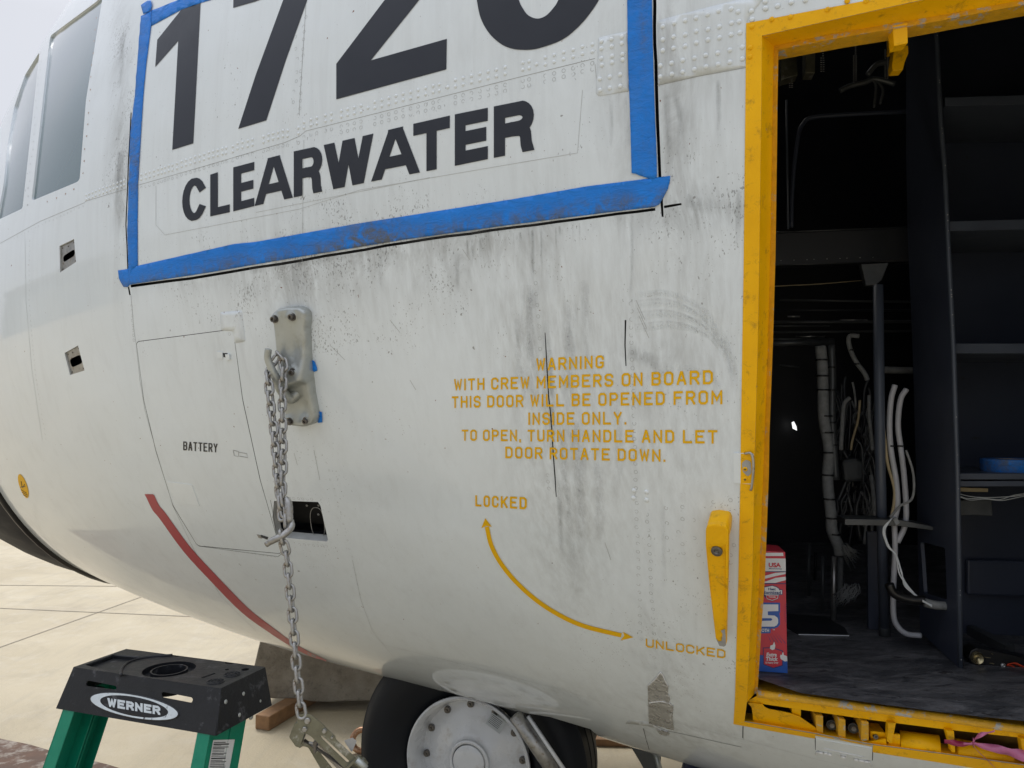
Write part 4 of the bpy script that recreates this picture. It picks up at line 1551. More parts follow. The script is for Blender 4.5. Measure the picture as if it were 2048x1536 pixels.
t = tape('masking_tape', [(284, 12), (288, 9), (297, 3), (304, 2), (306, 12), (304, 22), (297, 26), (289, 30), (287, 22)],
     'small curled end of blue tape at the top left corner of the numerals', off=.004, dirtf=.3)
tape('tape_scrap', [(626, 720), (630, 721), (634, 731), (636, 741), (629, 743), (623, 733)], 'torn blue tape scrap at the middle of the cast hook bracket', off=.003, dirtf=0, group='torn blue tape scraps beside the bracket', grid=5)
tape('tape_scrap', [(640, 822), (645, 824), (646, 844), (637, 845), (639, 834)], 'torn blue tape scrap at the foot of the cast hook bracket', off=.003, dirtf=0, group='torn blue tape scraps beside the bracket', grid=5)

# foil tape patch
fo = empty('foil_tape', sk(1322, 1400), 'crumpled silver foil tape patch on the lower skin below UNLOCKED', 'foil tape')


def cf(x, y): return (900 + x / 3.413, 1300 + y / 3.413)


hf = lambda x, y: .0012 + .0022 * abs(math.sin(x * .9 + y * .13)) * (1 if x > 1332 or y < 1372 else .12) + .0008 * abs(math.sin(y * .6 + x * .1)) * (y > 1400)
rel('foil_sheet', [cf(*p) for p in ((1350, 245), (1385, 205), (1437, 150), (1455, 165), (1470, 205), (1492, 245), (1488, 300), (1505, 330), (1495, 355), (1525, 375), (1520, 460), (1530, 540), (1475, 530), (1358, 498), (1354, 365))], hf, M['foil'], fo, grid=3.5, smooth=False)
rel('foil_fold', [cf(*p) for p in ((1408, 535), (1490, 552), (1500, 572), (1470, 580), (1430, 565))], lambda x, y: .002 + .002 * abs(math.sin(x)), M['foil'], fo, grid=3, smooth=False)
rel('foil_strip', [cf(*p) for p in ((1200, 500), (1224, 478), (1355, 492), (1480, 556), (1350, 518), (1260, 506))], lambda x, y: .0008, M['faint'], fo, grid=6)
for pth in (((1437, 152), (1455, 180), (1470, 215), (1490, 248)), ((1500, 390), (1512, 420), (1505, 460), (1512, 500), (1480, 520)), ((1358, 362), (1395, 355), (1440, 352), (1490, 362), (1512, 378)), ((1352, 246), (1400, 200), (1437, 152)), ((1420, 545), (1455, 565), (1490, 572))):
    tube('foil_crease', smoothline([sk(*cf(*p), .0045) for p in pth], 3), .0016, M['cwhite'], fo, 5)  # white tubes put the bright glints on the foil's folds and edges
lines('open_seam', [[cf(1365, 500), cf(1480, 550), cf(1600, 575), cf(1800, 620), cf(1990, 662)], [cf(1320, 535), cf(1345, 630), cf(1360, 680)], [cf(2000, 520), cf(1998, 600)]], M['seam'], .0022)
# ------------------------------------------------------------------ cast bracket with hook
def cb(x, y): return (450 + x / 3.84, 550 + y / 3.84)


def dist_edge(x, y, poly):
    best = 1e9
    n = len(poly)
    for i in range(n):
        a, b = poly[i], poly[(i + 1) % n]
        dx, dy = b[0] - a[0], b[1] - a[1]
        t = max(0, min(1, ((x - a[0]) * dx + (y - a[1]) * dy) / (dx * dx + dy * dy)))
        best = min(best, math.hypot(x - a[0] - dx * t, y - a[1] - dy * t))
    return best


bo = rnd([cb(*p) for p in ((402, 300), (440, 255), (520, 240), (620, 240), (668, 280), (672, 340), (662, 400), (668, 560), (680, 720), (700, 900), (735, 1080), (715, 1130), (640, 1152), (540, 1140), (500, 1090), (478, 960), (462, 800), (440, 640), (418, 400))], 5, 3)


def hb(x, y):
    X, Y = (x - 450) * 3.84, (y - 550) * 3.84
    e = dist_edge(x, y, bo)
    cx = ip([(240, 535), (400, 540), (700, 575), (900, 590), (1150, 625)], Y)
    u = (X - cx) / 120
    base = .024
    yl = 835 - (X - 480) * .32
    rib = .030 * math.exp(-((Y - yl) / (150 if Y < yl else 26)) ** 2) * math.exp(-(u / 1.0) ** 4)
    dish = -.012 * math.exp(-((Y - 560) / 200) ** 2) * math.exp(-((u - .15) / .45) ** 2)
    dish2 = -.020 * math.exp(-((Y - 1000) / 110) ** 2) * math.exp(-(u / .7) ** 2)
    bosses = sum(.006 * math.exp(-(((X - bx) / 36) ** 2 + ((Y - by) / 36) ** 2) ** 2) for bx, by in ((430, 325), (560, 310), (592, 708), (530, 1090), (650, 1088)))
    h = base + rib + dish + dish2 + bosses + .006
    k = min(1, e / 5.5)
    return h * math.sqrt(max(0, 1 - (1 - k) ** 2)) * .75 + h * .25


br = rel('hook_bracket', bo, hb, M['cast'], air, grid=2.6)
for x, y in ((428, 322), (558, 306), (590, 710), (530, 1090), (650, 1088)):
    px, py = cb(x, y)
    P, N = SK.pts([(px + 4, py + 2)], hb(px, py) - .004)
    lathe('socket_bolt', P[0], N[0], [(0, .008), (.0042, .008), (.0044, .012), (.0075, .0125), (.0082, .011), (.0082, .003), (.0115, .003), (.0115, 0)], M['bolt'], br, 20)
Hd = lambda x, y, o: sk(*cb(x, y), o)
hk = [Hd(560, 900, .012), Hd(500, 950, .040), Hd(430, 880, .072), Hd(392, 790, .092), Hd(350, 705, .104), Hd(328, 640, .108), Hd(331, 585, .108), Hd(336, 565, .106)]
hk = smoothline(hk, 6)
rr_ = [.017 + (.0095 - .017) * min(1, i / (len(hk) * .62)) for i in range(len(hk))]
rr_[-1] = .005; rr_[-2] = .0085
tube('hook', hk, rr_, M['cast'], br, 16)

# latches, small plates on the battery door
bl_ = rel('latch', [(434, 703), (446, 703.5), (446, 717), (436, 716)], lambda x, y: .003, M['skin'], bd, smooth=False, grid=8)
rel('latch_slot', [(446, 706), (455, 706), (457, 716), (447, 714)], lambda x, y: .0006, M['seam'], bd, grid=8)
rel('latch', [(453, 708), (461, 708), (462, 718), (455, 720)], lambda x, y: .006, M['skin'], bd, smooth=False, grid=8)
decal('hatch_edge', [thin([(467, 901), (469, 911), (477, 913), (478, 903), (467, 900)], 1.2)], M['ring'], bd, off=.0012)
decal('hatch_edge', [thin([(478, 904), (494, 907), (496, 915), (479, 912)], 1.2)], M['ring'], bd, off=.0012)
o = rel('small_cover', rnd([(334, 963), (384, 969), (400, 1013), (352, 1005)], 3), lambda x, y: .0014, M['skin'], bd, smooth=False, grid=14)
rel('latch', [(514, 1068), (522, 1070), (524, 1076), (518, 1075)], lambda x, y: .002, M['steel'], air, smooth=False, grid=5)
decal('latch_slot', [[(522, 1069), (537, 1074), (535, 1079), (524, 1075)]], M['seam'], air, off=.001)

# chromed strike with yellow backing
kp = rel('strike_plate', rnd([(1467, 905), (1508, 906), (1507, 968), (1468, 965)], 4), lambda x, y: .0030, M['skin'], df, smooth=False, grid=10)
decal('worn_yellow_patch', [[(1482, 906.5), (1507, 907), (1506, 966), (1481.5, 966)]], M['yellow'], df, off=.0034)
decal('bare_patch', [rnd([(1484, 925), (1492, 918), (1502, 922), (1504, 945), (1496, 952), (1486, 942)], 4)], M['zinc'], df, off=.0040)
tube('strike_bar', smoothline([sk(1490, 907, .004), sk(1503, 908, .012), sk(1507, 935, .014), sk(1503, 975, .010), sk(1501, 980, .004)], 5), .0028, M['steel'], df, 8)
for x, y in ((1491, 937), (1491, 957)):
    P, N = SK.pts([(x, y)], .004)
    lathe('cross_head_screw', P[0], N[0], [(0, .0028), (.003, .0025), (.005, .001), (.0055, -.001)], M['yellow'], df, 16)
    decal('screw_slot', [[(x - 2.6, y - .7), (x + 2.6, y - .7), (x + 2.6, y + .7), (x - 2.6, y + .7)], [(x - .7, y - 2.6), (x + .7, y - 2.6), (x + .7, y + 2.6), (x - .7, y + 2.6)]], M['stencil'], df, off=.0070, grid=None)

# ------------------------------------------------------------------ yellow door handle
def c6(x, y): return (1250 + x / 3.414, 950 + y / 3.413)


fr = rnd([c6(*p) for p in ((550, 372), (562, 345), (620, 337), (690, 349), (706, 384), (702, 700), (690, 1130), (690, 1162), (676, 1172), (645, 1166), (618, 1120), (598, 950), (573, 740), (549, 480))], 3, 3)
Lf = .066
V = [sk(*p, Lf - .012 * max(0, (p[1] - 1060) / 230)) for p in fr]
nrm = SK.pts([(1435, 1100)], 0)[1][0]
B_ = [v - nrm * .017 for v in V]
n = len(fr)
o = mesh('door_handle', V + B_, [list(range(n)), [i + n for i in reversed(range(n))]] + [[i, i + n, (i + 1) % n + n, (i + 1) % n] for i in range(n)], M['yellow'], air)
bev(o, .003, 3)
hd = o
hub = rnd([c6(*p) for p in ((551, 374), (563, 347), (620, 340), (689, 351), (704, 386), (700, 470), (640, 500), (552, 470))], 4, 4)
V = [sk(*p, Lf - .002) for p in hub]
B_ = [sk(p[0] + 8.5, p[1] - 31, -.002) for p in hub]
n = len(hub)
o = mesh('handle_hub', V + B_, [list(range(n)), [i + n for i in reversed(range(n))]] + [[i, i + n, (i + 1) % n + n, (i + 1) % n] for i in range(n)], M['yellow'], hd, smooth=True)
bev(o, .0015, 2)
c = sk(*c6(626, 522), Lf + .0005)
lathe('pivot_bolt', c, nrm, [(0, -.002), (.004, -.001), (.006, .0015), (.010, .0018), (.0125, .0005), (.0128, -.003)], M['bolt'], hd, 24)
V = [sk(*c6(*p), Lf - .011) for p in ((655, 1060), (684, 1050), (688, 1100), (690, 1160), (676, 1170), (645, 1164), (620, 1110), (640, 1135), (660, 1130), (668, 1085))]
mesh('bare_metal_chip', [v + nrm * .0012 for v in V], [tuple(range(len(V)))][::-1], M['zinc'], hd)

# ------------------------------------------------------------------ access flap with white hinge under the sill
def c8(x, y): return (1470 + x / 6.206, 1380 + y / 6.206)


hp = empty_part = rel('sill_flap', [c8(*p) for p in ((1002, 600), (1400, 668), (1702, 720), (1700, 868), (1600, 860), (1100, 760), (1002, 740))], lambda x, y: .0012, M['skin'], air, smooth=False, grid=14)
for a, b in (((1040, 772), (1092, 784)), ((1105, 780), (1150, 792)), ((1155, 795), (1198, 806)), ((1320, 825), (1375, 838)), ((1480, 860), (1530, 872)), ((1540, 872), (1600, 884)), ((1605, 885), (1655, 892))):
    tube('hinge_knuckle', [sk(*c8(*a), .006), sk(*c8(*b), .006)], .0034, M['cwhite'], hp, 8)
tube('hinge_pin', smoothline([sk(*c8(*p), .006) for p in ((1008, 805), (1015, 775), (1040, 770))], 4), .0018, M['cwhite'], hp, 6)
tube('hinge_pin', smoothline([sk(*c8(*p), .006) for p in ((1655, 893), (1675, 900), (1690, 940))], 4), .0018, M['cwhite'], hp, 6)
tube('hinge_pin', [sk(*c8(*p), .005) for p in ((1100, 728), (1350, 780), (1595, 832))], .0012, M['cwhite'], hp, 6)
tube('hinge_pin', [sk(*c8(*p), .006) for p in ((1300, 800), (1380, 812), (1384, 835), (1300, 822))], .0014, M['cwhite'], hp, 6, closed=True)
lines('flap_gap', [[c8(995, 590), c8(1000, 740), c8(1100, 775)], [c8(1712, 700), c8(1705, 870), c8(1600, 870)]], M['seam'], .0018)

# ------------------------------------------------------------------ nose wheels
def wheel(C, ax, parent_name):
    def L(nm, prof, mat, par, seg=64): return lathe(nm, C, ax, prof, mat, par, seg)
    ty = L(parent_name, [(.245, .03), (.262, .075), (.305, .115), (.36, .145), (.42, .150), (.462, .128), (.485, .09), (.494, .085), (.498, .04), (.494, .036), (.494, .028), (.498, .024), (.498, -.024), (.494, -.028), (.494, -.036), (.498, -.04),
                         (.494, -.085), (.485, -.09), (.462, -.128), (.42, -.15), (.36, -.145), (.305, -.115), (.262, -.03)], M['rubber'], air, 72)
    L('rim', [(.262, .080), (.268, .098), (.267, .108), (.259, .112), (.250, .102), (.240, .075), (.235, .040), (.228, .022), (.205, .026), (.190, .036), (.150, .050), (.105, .062), (.090, .072), (.086, .078)], M['white'], ty)
    L('hub_ring', [(.088, .070), (.086, .088), (.080, .092), (.073, .089), (.071, .080)], M['white'], ty)
    L('hub_cap', [(.0685, .070), (.0675, .090), (.060, .095), (.03, .097), (0, .0975)], M['white'], ty)
    u = np.cross(ax, UP); u /= np.linalg.norm(u); v = np.cross(ax, u)
    for k in range(12):
        a = R(k * 30 + 4)
        p = C + ax * .026 + (u * math.cos(a) + v * math.sin(a)) * .212
        lathe('wheel_nut', p, ax, [(.0005, .022), (.006, .022), (.0065, .014), (.0125, .013), (.0135, .006), (.0150, .005), (.0150, -.004)], M['bolt'], ty, 12)
    return ty


ax = -(NI * math.cos(R(9)) + AX * -math.sin(R(9)))
WC = CAM + ray(953, 1507) * 3.2
WC = np.array([WC[0], WC[1], max(WC[2], .45)])
wy = wheel(WC, ax, 'nose_wheel')
wheel(WC + NI * .62 + AX * .02, ax, 'nose_wheel')
WPL = PlaneMap(WC + ax * .062, ax)
decal('wheel_placard', [[(985, 1424), (1014, 1444), (1000, 1467), (972, 1446)]], simple('placard', (.42, .46, .5), .4, .3), wy, off=.006, M=WPL, grid=None)
mb = MB()
for k in range(6):
    a = WPL.at(984 + k * -1.7 + 2, 1428 + k * 2.8, .0068); b = WPL.at(1006 - k * 1.7, 1443 + k * 2.8, .0068)
    mb.tube([a, b], .0009, 4)
mb.build('placard_print', M['stencil'], wy)
# strut in front of the tyres and linkage further aft
stp = PlaneMap(WC - NI * .30, -NI)
p0, p1 = stp.at(1032, 1430), stp.at(1120, 1560)
tube('gear_drag_strut', [p0, p1], .028, M['galv'], air, 14)
tube('gear_drag_strut', [stp.at(1056, 1432, .0), stp.at(1142, 1560, .0)], .008, M['cwhite'], air, 10)
stq = PlaneMap(WC + NI * .05, -NI)
prism('gear_door_link', [(1258, 1488), (1300, 1500), (1322, 1515), (1322, 1560), (1300, 1560), (1280, 1525)], stq, 0, .02, M['pipe'], air, bevel=.004)
tube('gear_door_link', [stq.at(1310, 1500, .01), stq.at(1325, 1560, .01)], .012, M['cast'], air, 8)
# water-stained drag drum of the belly blister on the right
blP = planeT(3.0)

# ------------------------------------------------------------------ inside the crew door
FZ = 1.20
FLOOR = planeZ(FZ)


def deck_mat():
    m, nt, b = newmat('scuffed_black_deck')
    v = coords(nt)
    vs = coords(nt, (3.0, 6, 1), (0, 0, .35))
    c = mix(nt, ramp(nt, noise(nt, 1.6, 9, .75, vs, 1.2), .42, .75), (.045, .048, .055), (.22, .22, .23))
    c = mix(nt, ramp(nt, noise(nt, 55, 5, .75, v), .62, .70), c, (.26, .26, .27))
    n2 = ramp(nt, noise(nt, 5, 5, .6, vs, 1.5), .60, .64)
    c = mix(nt, math_(nt, 'MULTIPLY', n2, .8), c, (.008, .008, .010))
    nt.links.new(c, b.inputs['Base Color'])
    nt.links.new(ramp(nt, noise(nt, 14, 5, .7, vs), .3, .7, .38, .62), b.inputs['Roughness'])
    bump(nt, b, noise(nt, 1.2, 7, .7, vs, .6), .012)
    return m


M['deck'] = deck_mat()


def W3(s, T, Z): return AX * s + NI * T + UP * Z


fv = []
for s_ in np.linspace(-4, 1.9, 40):
    pr_ = np.radians(np.linspace(-80, -10, 300))
    P_, _ = surf(np.full(300, s_), pr_, -.05)
    i_ = int(np.argmin(abs(P_[:, 2] - FZ + .03)))
    fv.append(W3(s_, float(P_[i_] @ NI) - (.085 if s_ < -.23 else -.02), FZ))
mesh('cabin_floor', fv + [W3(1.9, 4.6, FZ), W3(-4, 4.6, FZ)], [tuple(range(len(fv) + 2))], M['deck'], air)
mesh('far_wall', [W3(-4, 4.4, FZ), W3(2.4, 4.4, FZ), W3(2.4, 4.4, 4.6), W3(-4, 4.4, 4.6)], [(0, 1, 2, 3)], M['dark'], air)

# partition seen edge-on
nb = FLOOR.at(1917, 1335)
PS = PlaneMap(nb, AX)
PS.n = AX.copy()
part_poly = [(1812, -40), (1812, 300), (1815, 460), (1825, 700), (1832, 950), (1840, 1264), (1917, 1335), (1911, 950), (1903, 700), (1893, 500), (1885, 330), (1878, 250), (1868, 50), (1866, -40)]
cut = rnd([(1841, 1083), (1890, 1096), (1894, 1200), (1848, 1186)], 4)
pts, f = tri2d([part_poly], 60, [cut])
P, N = PS.pts(pts, 0)
f = orient(P, f, N)
pw = mesh('partition_panel', P, f, M['navy'], air)
m = pw.modifiers.new('thick', 'SOLIDIFY')
m.thickness = .010
m.offset = -1
edge = [PS.at(x, y, -.005) for x, y in ((1866, -40), (1868, 50), (1878, 250), (1885, 330), (1893, 500), (1903, 700), (1911, 950), (1917, 1334))]
tube('panel_edge_strip', edge, .0065, M['navyl'], pw, 8)
TB = float(nb @ NI)
back = planeT(TB + .36)
prism('niche_back', [(1868, -300), (2700, -300), (2700, 1340), (1905, 1305)], back, 0, .01, M['navy'], air)
prism('niche_back_panel', [(1935, 1120), (2500, 1132), (2500, 1210), (1935, 1190)], planeT(TB + .33), 0, .02, M['navy'], air, bevel=.006)
for k, (pl, dz) in enumerate((([(1890, 195), (2500, 176), (2500, 198), (1890, 212)], .02), ([(1896, 443), (2500, 425), (2500, 449), (1896, 462)], .02), ([(1905, 687), (2500, 687), (2500, 706), (1905, 707)], .02),
                              ([(1911, 947), (2500, 947), (2500, 958), (1911, 959)], .02), ([(1911, 962), (2500, 962), (2500, 971), (1911, 973)], .02))):
    prism('shelf', pl, planeT(TB + .05 + .006 * (k == 4)), 0, .30, M['navyl'], air, dirn=NI, bevel=.001)
mb = MB()
IP = planeT(TB + .12)
for a in ([(1915, 990), (1935, 997), (1965, 996), (2000, 999), (2030, 990), (2080, 984)], [(1915, 992), (1940, 1000), (1970, 998), (2003, 1001), (2040, 994), (2080, 988)], [(1912, 986), (1950, 994), (2010, 994), (2080, 986)]):
    mb.tube([IP.at(*p) for p in smoothline(a, 4)], .0012, 6)
mb.build('wire_loom', M['wire'], air, True)
prism('terminal_board', [(1912, 975), (1976, 977), (1976, 984), (1912, 983)], IP, 0, .03, M['tan'], air)
prism('junction_box', [(1912, 1003), (1990, 1000), (1992, 1034), (1950, 1032), (1912, 1034)], IP, .02, .1, M['pipe'], air, bevel=.002)
rr = random.Random(11)
for k in range(26):
    t = rr.random()
    i_ = rr.randrange(len(edge) - 1)
    p_ = edge[i_] * (1 - t) + edge[i_ + 1] * t - NI * .0062
    lathe('edge_chip', p_, -NI, [(0, .0006), (rr.uniform(.0008, .0024), 0)], M['zinc'], pw, 6)
# overhead beam, pipes and frames deeper in
IB = planeT(2.75)
prism('cross_beam', [(1500, 468), (1830, 455), (1830, 522), (1500, 533)], IB, 0, .05, M['dark'], air, bevel=.003)
tube('beam_edge', [IB.at(1500, 467, .002), IB.at(1812, 455, .002)], .0022, M['pipe'], air, 6)
tube('beam_edge', [IB.at(1500, 532, .002), IB.at(1740, 525, .002)], .0018, M['pipe'], air, 6)
tube('thin_cable', [IB.at(1500, 575), IB.at(1640, 568), IB.at(1735, 560)], .0016, M['tan'], air, 6)
for x0, y0, x1, y1, r_, mm in ((1500, 688, 1668, 684, .014, 'pipe'), (1500, 665, 1825, 662, .004, 'pipe'), (1500, 645, 1825, 643, .006, 'pipe'), (1575, 633, 1600, 633, .003, 'steel'), (1592, 673, 1650, 673, .003, 'steel'), (1500, 652, 1660, 652, .003, 'pipe'),
                               (1680, 640, 1735, 640, .002, 'steel'), (1500, 678, 1655, 678, .003, 'pipe'), (1765, 740, 1825, 741, .013, 'bundle'), (1500, 620, 1825, 621, .004, 'dark'), (1560, 600, 1825, 604, .004, 'pipe'), (1560, 730, 1600, 735, .003, 'pipe'), (1655, 1005, 1740, 1000, .010, 'pipe'), (1655, 1020, 1740, 1022, .010, 'pipe'), (1655, 1036, 1740, 1040, .008, 'pipe')):
    tube('pipe', [planeT(3.0).at(x0, y0), planeT(3.0).at(x1, y1)], r_, M[mm], air, 8)
tube('rounded_frame', smoothline([IB.at(*p) for p in ((1583, 455), (1584, 400), (1588, 340), (1597, 270), (1606, 248), (1625, 235), (1700, 229), (1820, 223))], 5), .007, M['navy'], air, 8)
tube('frame_post', [IB.at(1573, 200), IB.at(1576, 458)], .004, M['navyl'], air, 6)
prism('gusset', [(1722, 528), (1778, 525), (1764, 560), (1752, 570), (1732, 571)], planeT(2.6), 0, .03, M['pipe'], air, bevel=.002)
IC = planeT(2.45)
po = tube('support_post', [IC.at(1756, 570), IC.at(1760, 900), FLOOR.at(1769, 1272) + UP * .02], .015, M['navyl'], air, 12)
tube('post_foot', [FLOOR.at(1769, 1272), FLOOR.at(1769, 1272) + UP * .05], .016, M['pipe'], po, 12)
ID = planeT(2.72)


def cable(name, pts, r, mat, MP, ties=(), seg=10):
    c = tube(name, smoothline([MP.at(*p) for p in pts], 6), r, M[mat], air, seg)
    for (x, y) in ties:
        a = MP.at(x - 1, y - 1.6); b = MP.at(x - 1, y + 1.6)
        tube('cable_tie', [a, b], r * 1.16, M['tie'], c, seg)
    return c


cable('sleeved_bundle', [(1641, 692), (1645, 740), (1646, 800), (1648, 840), (1658, 900), (1655, 960), (1662, 1030), (1664, 1060), (1676, 1090), (1680, 1110)], .0185, 'bundle', ID, [(1644, 720), (1645, 752), (1646, 780), (1654, 832), (1656, 865), (1656, 905), (1657, 950), (1660, 998), (1664, 1036), (1670, 1068)])
cable('sleeved_bundle', [(1663, 690), (1665, 760), (1664, 830), (1668, 900), (1672, 960)], .012, 'pipe', ID, [(1664, 735), (1664, 780), (1665, 845), (1668, 890)])
cable('sleeved_bundle', [(1718, 672), (1700, 672), (1698, 690), (1710, 720), (1728, 745), (1735, 760)], .008, 'bundle', ID, [(1703, 700), (1715, 728)])
cable('grey_hose', [(1790, 770), (1782, 800), (1779, 850), (1782, 900), (1792, 960), (1795, 1010), (1789, 1045), (1790, 1100), (1787, 1170), (1787, 1230), (1797, 1255), (1815, 1268), (1842, 1271)], .0080, 'tubegrey', IC, [(1784, 892)])
cable('grey_hose', [(1813, 778), (1801, 800), (1796, 850), (1802, 900), (1808, 950), (1812, 1010), (1810, 1050), (1795, 1085)], .0080, 'tubegrey', IC, [(1801, 892)])
cable('tan_cable', [(1762, 785), (1766, 840), (1771, 890), (1776, 930), (1788, 975), (1788, 1005), (1783, 1032)], .0042, 'tan', IC)
cable('tan_cable', [(1760, 800), (1764, 850), (1768, 890)], .003, 'tan', IC)
cable('grey_hose', [(1742, 950), (1748, 1000), (1750, 1045)], .007, 'bundle', ID)
cable('grey_hose', [(1700, 795), (1688, 810), (1684, 860), (1682, 900)], .007, 'bundle', ID)
cable('tan_cable', [(1720, 800), (1716, 840), (1705, 880), (1702, 900)], .004, 'tan', ID)
cable('grey_hose', [(1738, 790), (1738, 830), (1742, 870), (1745, 900)], .006, 'bundle', ID)
cable('black_sleeve', [(1778, 1168), (1786, 1185), (1805, 1195), (1830, 1200), (1850, 1200)], .013, 'tie', planeT(2.36))
cable('black_sleeve', [(1850, 1205), (1870, 1210), (1895, 1212)], .012, 'bundle', planeT(2.34))
cable('grey_cable', [(1812, 900), (1825, 940), (1828, 975), (1822, 1000), (1800, 1012), (1780, 1035)], .0035, 'bundle', planeT(2.38))
mb = MB()
for k in range(9): mb.tube([planeT(2.745).at(1562 + k * 22 + (k % 3) * 4, 521 - k * .8), planeT(2.742).at(1562 + k * 22 + (k % 3) * 4, 521 - k * .8)], .0016, 6)
mb.build('beam_rivets', M['zinc'], air)
rr = random.Random(3)
for k in range(7):
    q = lambda: rr.uniform(-2.5, 2.5)
    cable('white_wire', [(1784 + q() * .4, 1036), (1768 + q(), 1060 + q()), (1776 + q(), 1090 + q()), (1792 + q() * .5, 1110 + q() * .4), (1800 + q() * 1.6, 1145), (1812 + q() * 1.6, 1170 + q()), (1832 + q(), 1192 + q() * .4)], .0014, 'wire', planeT(2.36), seg=6)
for k in range(3): cable('white_wire', [(1845, 1200 + k * 1.5), (1855, 1206 + k), (1864, 1210 + k * 2)], .0014, 'wire', planeT(2.32), seg=6)
prism('clip_block', [(1786, 1038), (1794, 1034), (1800, 1046), (1792, 1052)], planeT(2.33), 0, .01, M['bundle'], air, bevel=.001)
prism('bracket_plate', [(1690, 1038), (1800, 1040), (1891, 1058), (1892, 1072), (1888, 1072), (1886, 1063), (1800, 1052), (1690, 1050)], planeT(2.42), 0, .10, M['pipe'], air, dirn=NI, bevel=.001)
prism('seat_panel', [(1735, 1064), (1757, 1064), (1760, 1290), (1738, 1278)], planeT(2.62), 0, .02, M['navy'], air)
for x, y0, y1, r_, mm in ((1617, 1088, 1191, .007, 'pipe'), (1630, 1105, 1160, .006, 'dark'), (1645, 1113, 1222, .007, 'pipe'), (1667, 1113, 1241, .0085, 'steel'), (1680, 1115, 1195, .010, 'bundle')):
    b_ = FLOOR.at(x, y1)
    tp = planeT(float(b_ @ NI)).at(x + 1, y0)
    tube('seat_leg', [tp, b_], r_, M[mm], air, 10)
mb = MB()
TU = planeT(2.6)
for k in range(46):
    x, y = rr.uniform(1683, 1695), rr.uniform(1085, 1100)
    a = rr.uniform(.1, 1.3)
    L = rr.uniform(18, 42)
    mb.tube([TU.at(*p) for p in smoothline([(x, y), (x + L * .4 * math.cos(a), y + L * .4 * math.sin(a) + 3), (x + L * math.cos(a * .9) * .9, y + L * math.sin(a) + 4)], 3)], .0009, 4)
for k in range(60):
    x, y = rr.uniform(1685, 1720), rr.uniform(1165, 1180)
    mb.tube([TU.at(*p) for p in smoothline([(x, y), (x + rr.uniform(-14, 4), y + rr.uniform(8, 18)), (x + rr.uniform(-28, -5), y + rr.uniform(20, 38))], 3)], .0010, 4)
mb.build('frayed_wires', M['pipe'], air, True)
for k in range(72):
    x0, y0 = rr.uniform(1670, 1750), rr.uniform(740, 1010)
    cable('dim_wire', [(x0, y0), (x0 + rr.uniform(-16, 16), y0 + rr.uniform(15, 40)), (x0 + rr.uniform(-20, 20), y0 + rr.uniform(50, 110))], rr.uniform(.0015, .006), rr.choice(['pipe', 'pipe', 'dark', 'bundle']), planeT(rr.uniform(2.75, 3.0)), seg=6)
prism('valve_body', [(1684, 920), (1715, 915), (1738, 930), (1735, 962), (1690, 965)], planeT(2.8), 0, .06, M['pipe'], air, bevel=.01)
# drilled overhead strips
for x, y0, y1, n_ in ((1645, 94, 147, 12), (1710, 80, 168, 22), (1773, 64, 160, 24), (1582, 160, 178, 5)):
    mb = MB()
    TP = planeT(2.5)
    for k in range(n_):
        y = y0 + (y1 - y0) * k / n_
        for dx in ((-2.6, 2.2) if k > n_ * .35 else (1.2,)):
            c_ = TP.at(x + dx, y)
            mb.tube([TP.at(x + dx - 1.6, y), TP.at(x + dx + 1.6, y)], .0011, 4)
    mb.build('drilled_strip', M['zinc'], air)
prism('relay_box', [(1611, 92), (1631, 90), (1630, 146), (1611, 146)], planeT(2.4), 0, .05, M['olive'], air, bevel=.002)
prism('relay_box', [(1560, 102), (1592, 98), (1596, 150), (1562, 160)], planeT(2.5), 0, .05, M['olive'], air, bevel=.002)
for p in ([(1680, 182), (1700, 172), (1730, 165), (1750, 158), (1790, 168)], [(1745, 155), (1752, 175), (1748, 215)], [(1752, 158), (1766, 180), (1760, 208)], [(1735, 150), (1752, 130), (1772, 124)]):
    cable('clamped_loom', p, .004 if p[0][0] > 1740 else .008, 'pipe', planeT(2.5))
prism('door_snubber_arm', [cb_ for cb_ in [c4(1054, 150), c4(1137, 140), c4(1138, 262), c4(1050, 285)]], planeT(1.86), .02, .05, M['yellow'], air, dirn=NI, bevel=.002)
prism('door_snubber_pad', rnd([c4(1066, 272), c4(1150, 258), c4(1152, 305), c4(1130, 360), c4(1118, 408), c4(1056, 412), c4(1052, 380)], 2), planeT(1.84), .01, .04, M['yellow'], air, dirn=NI, bevel=.003)
m_, nt_, b_ = newmat('daylight_glow')
b_.inputs['Emission Color'].default_value = (1, 1, 1, 1)
b_.inputs['Emission Strength'].default_value = 1.0
prism('daylight_glow_patch', [(1584, 845), (1588, 843), (1593, 853), (1594, 861), (1586, 857)], planeT(4.3), 0, .01, m_, air)  # emissive plate stands in for daylight through the far wall; no opening is cut

# ---- things lying in the doorway
cp = FLOOR.at(1575, 1347)
CT = planeT(float(cp @ NI))
car = empty('carton', cp, 'red, white and blue carton of cleaning towels standing on the deck just inside the door', 'carton')
prism('carton_body', [(1462, 1337.5), (1575, 1346.5), (1571, 1117), (1570.5, 1104), (1466, 1098)], CT, 0, .11, M['cred'], car, dirn=NI, bevel=.0012)


def c7(x, y): return (1480 + x / 4.655, 1050 + y / 4.655)


def cdec(name, polys, mat, off=.0008): return decal(name, [[c7(*p) for p in pl] for pl in polys], M[mat], car, off=off, grid=None, M=CT)


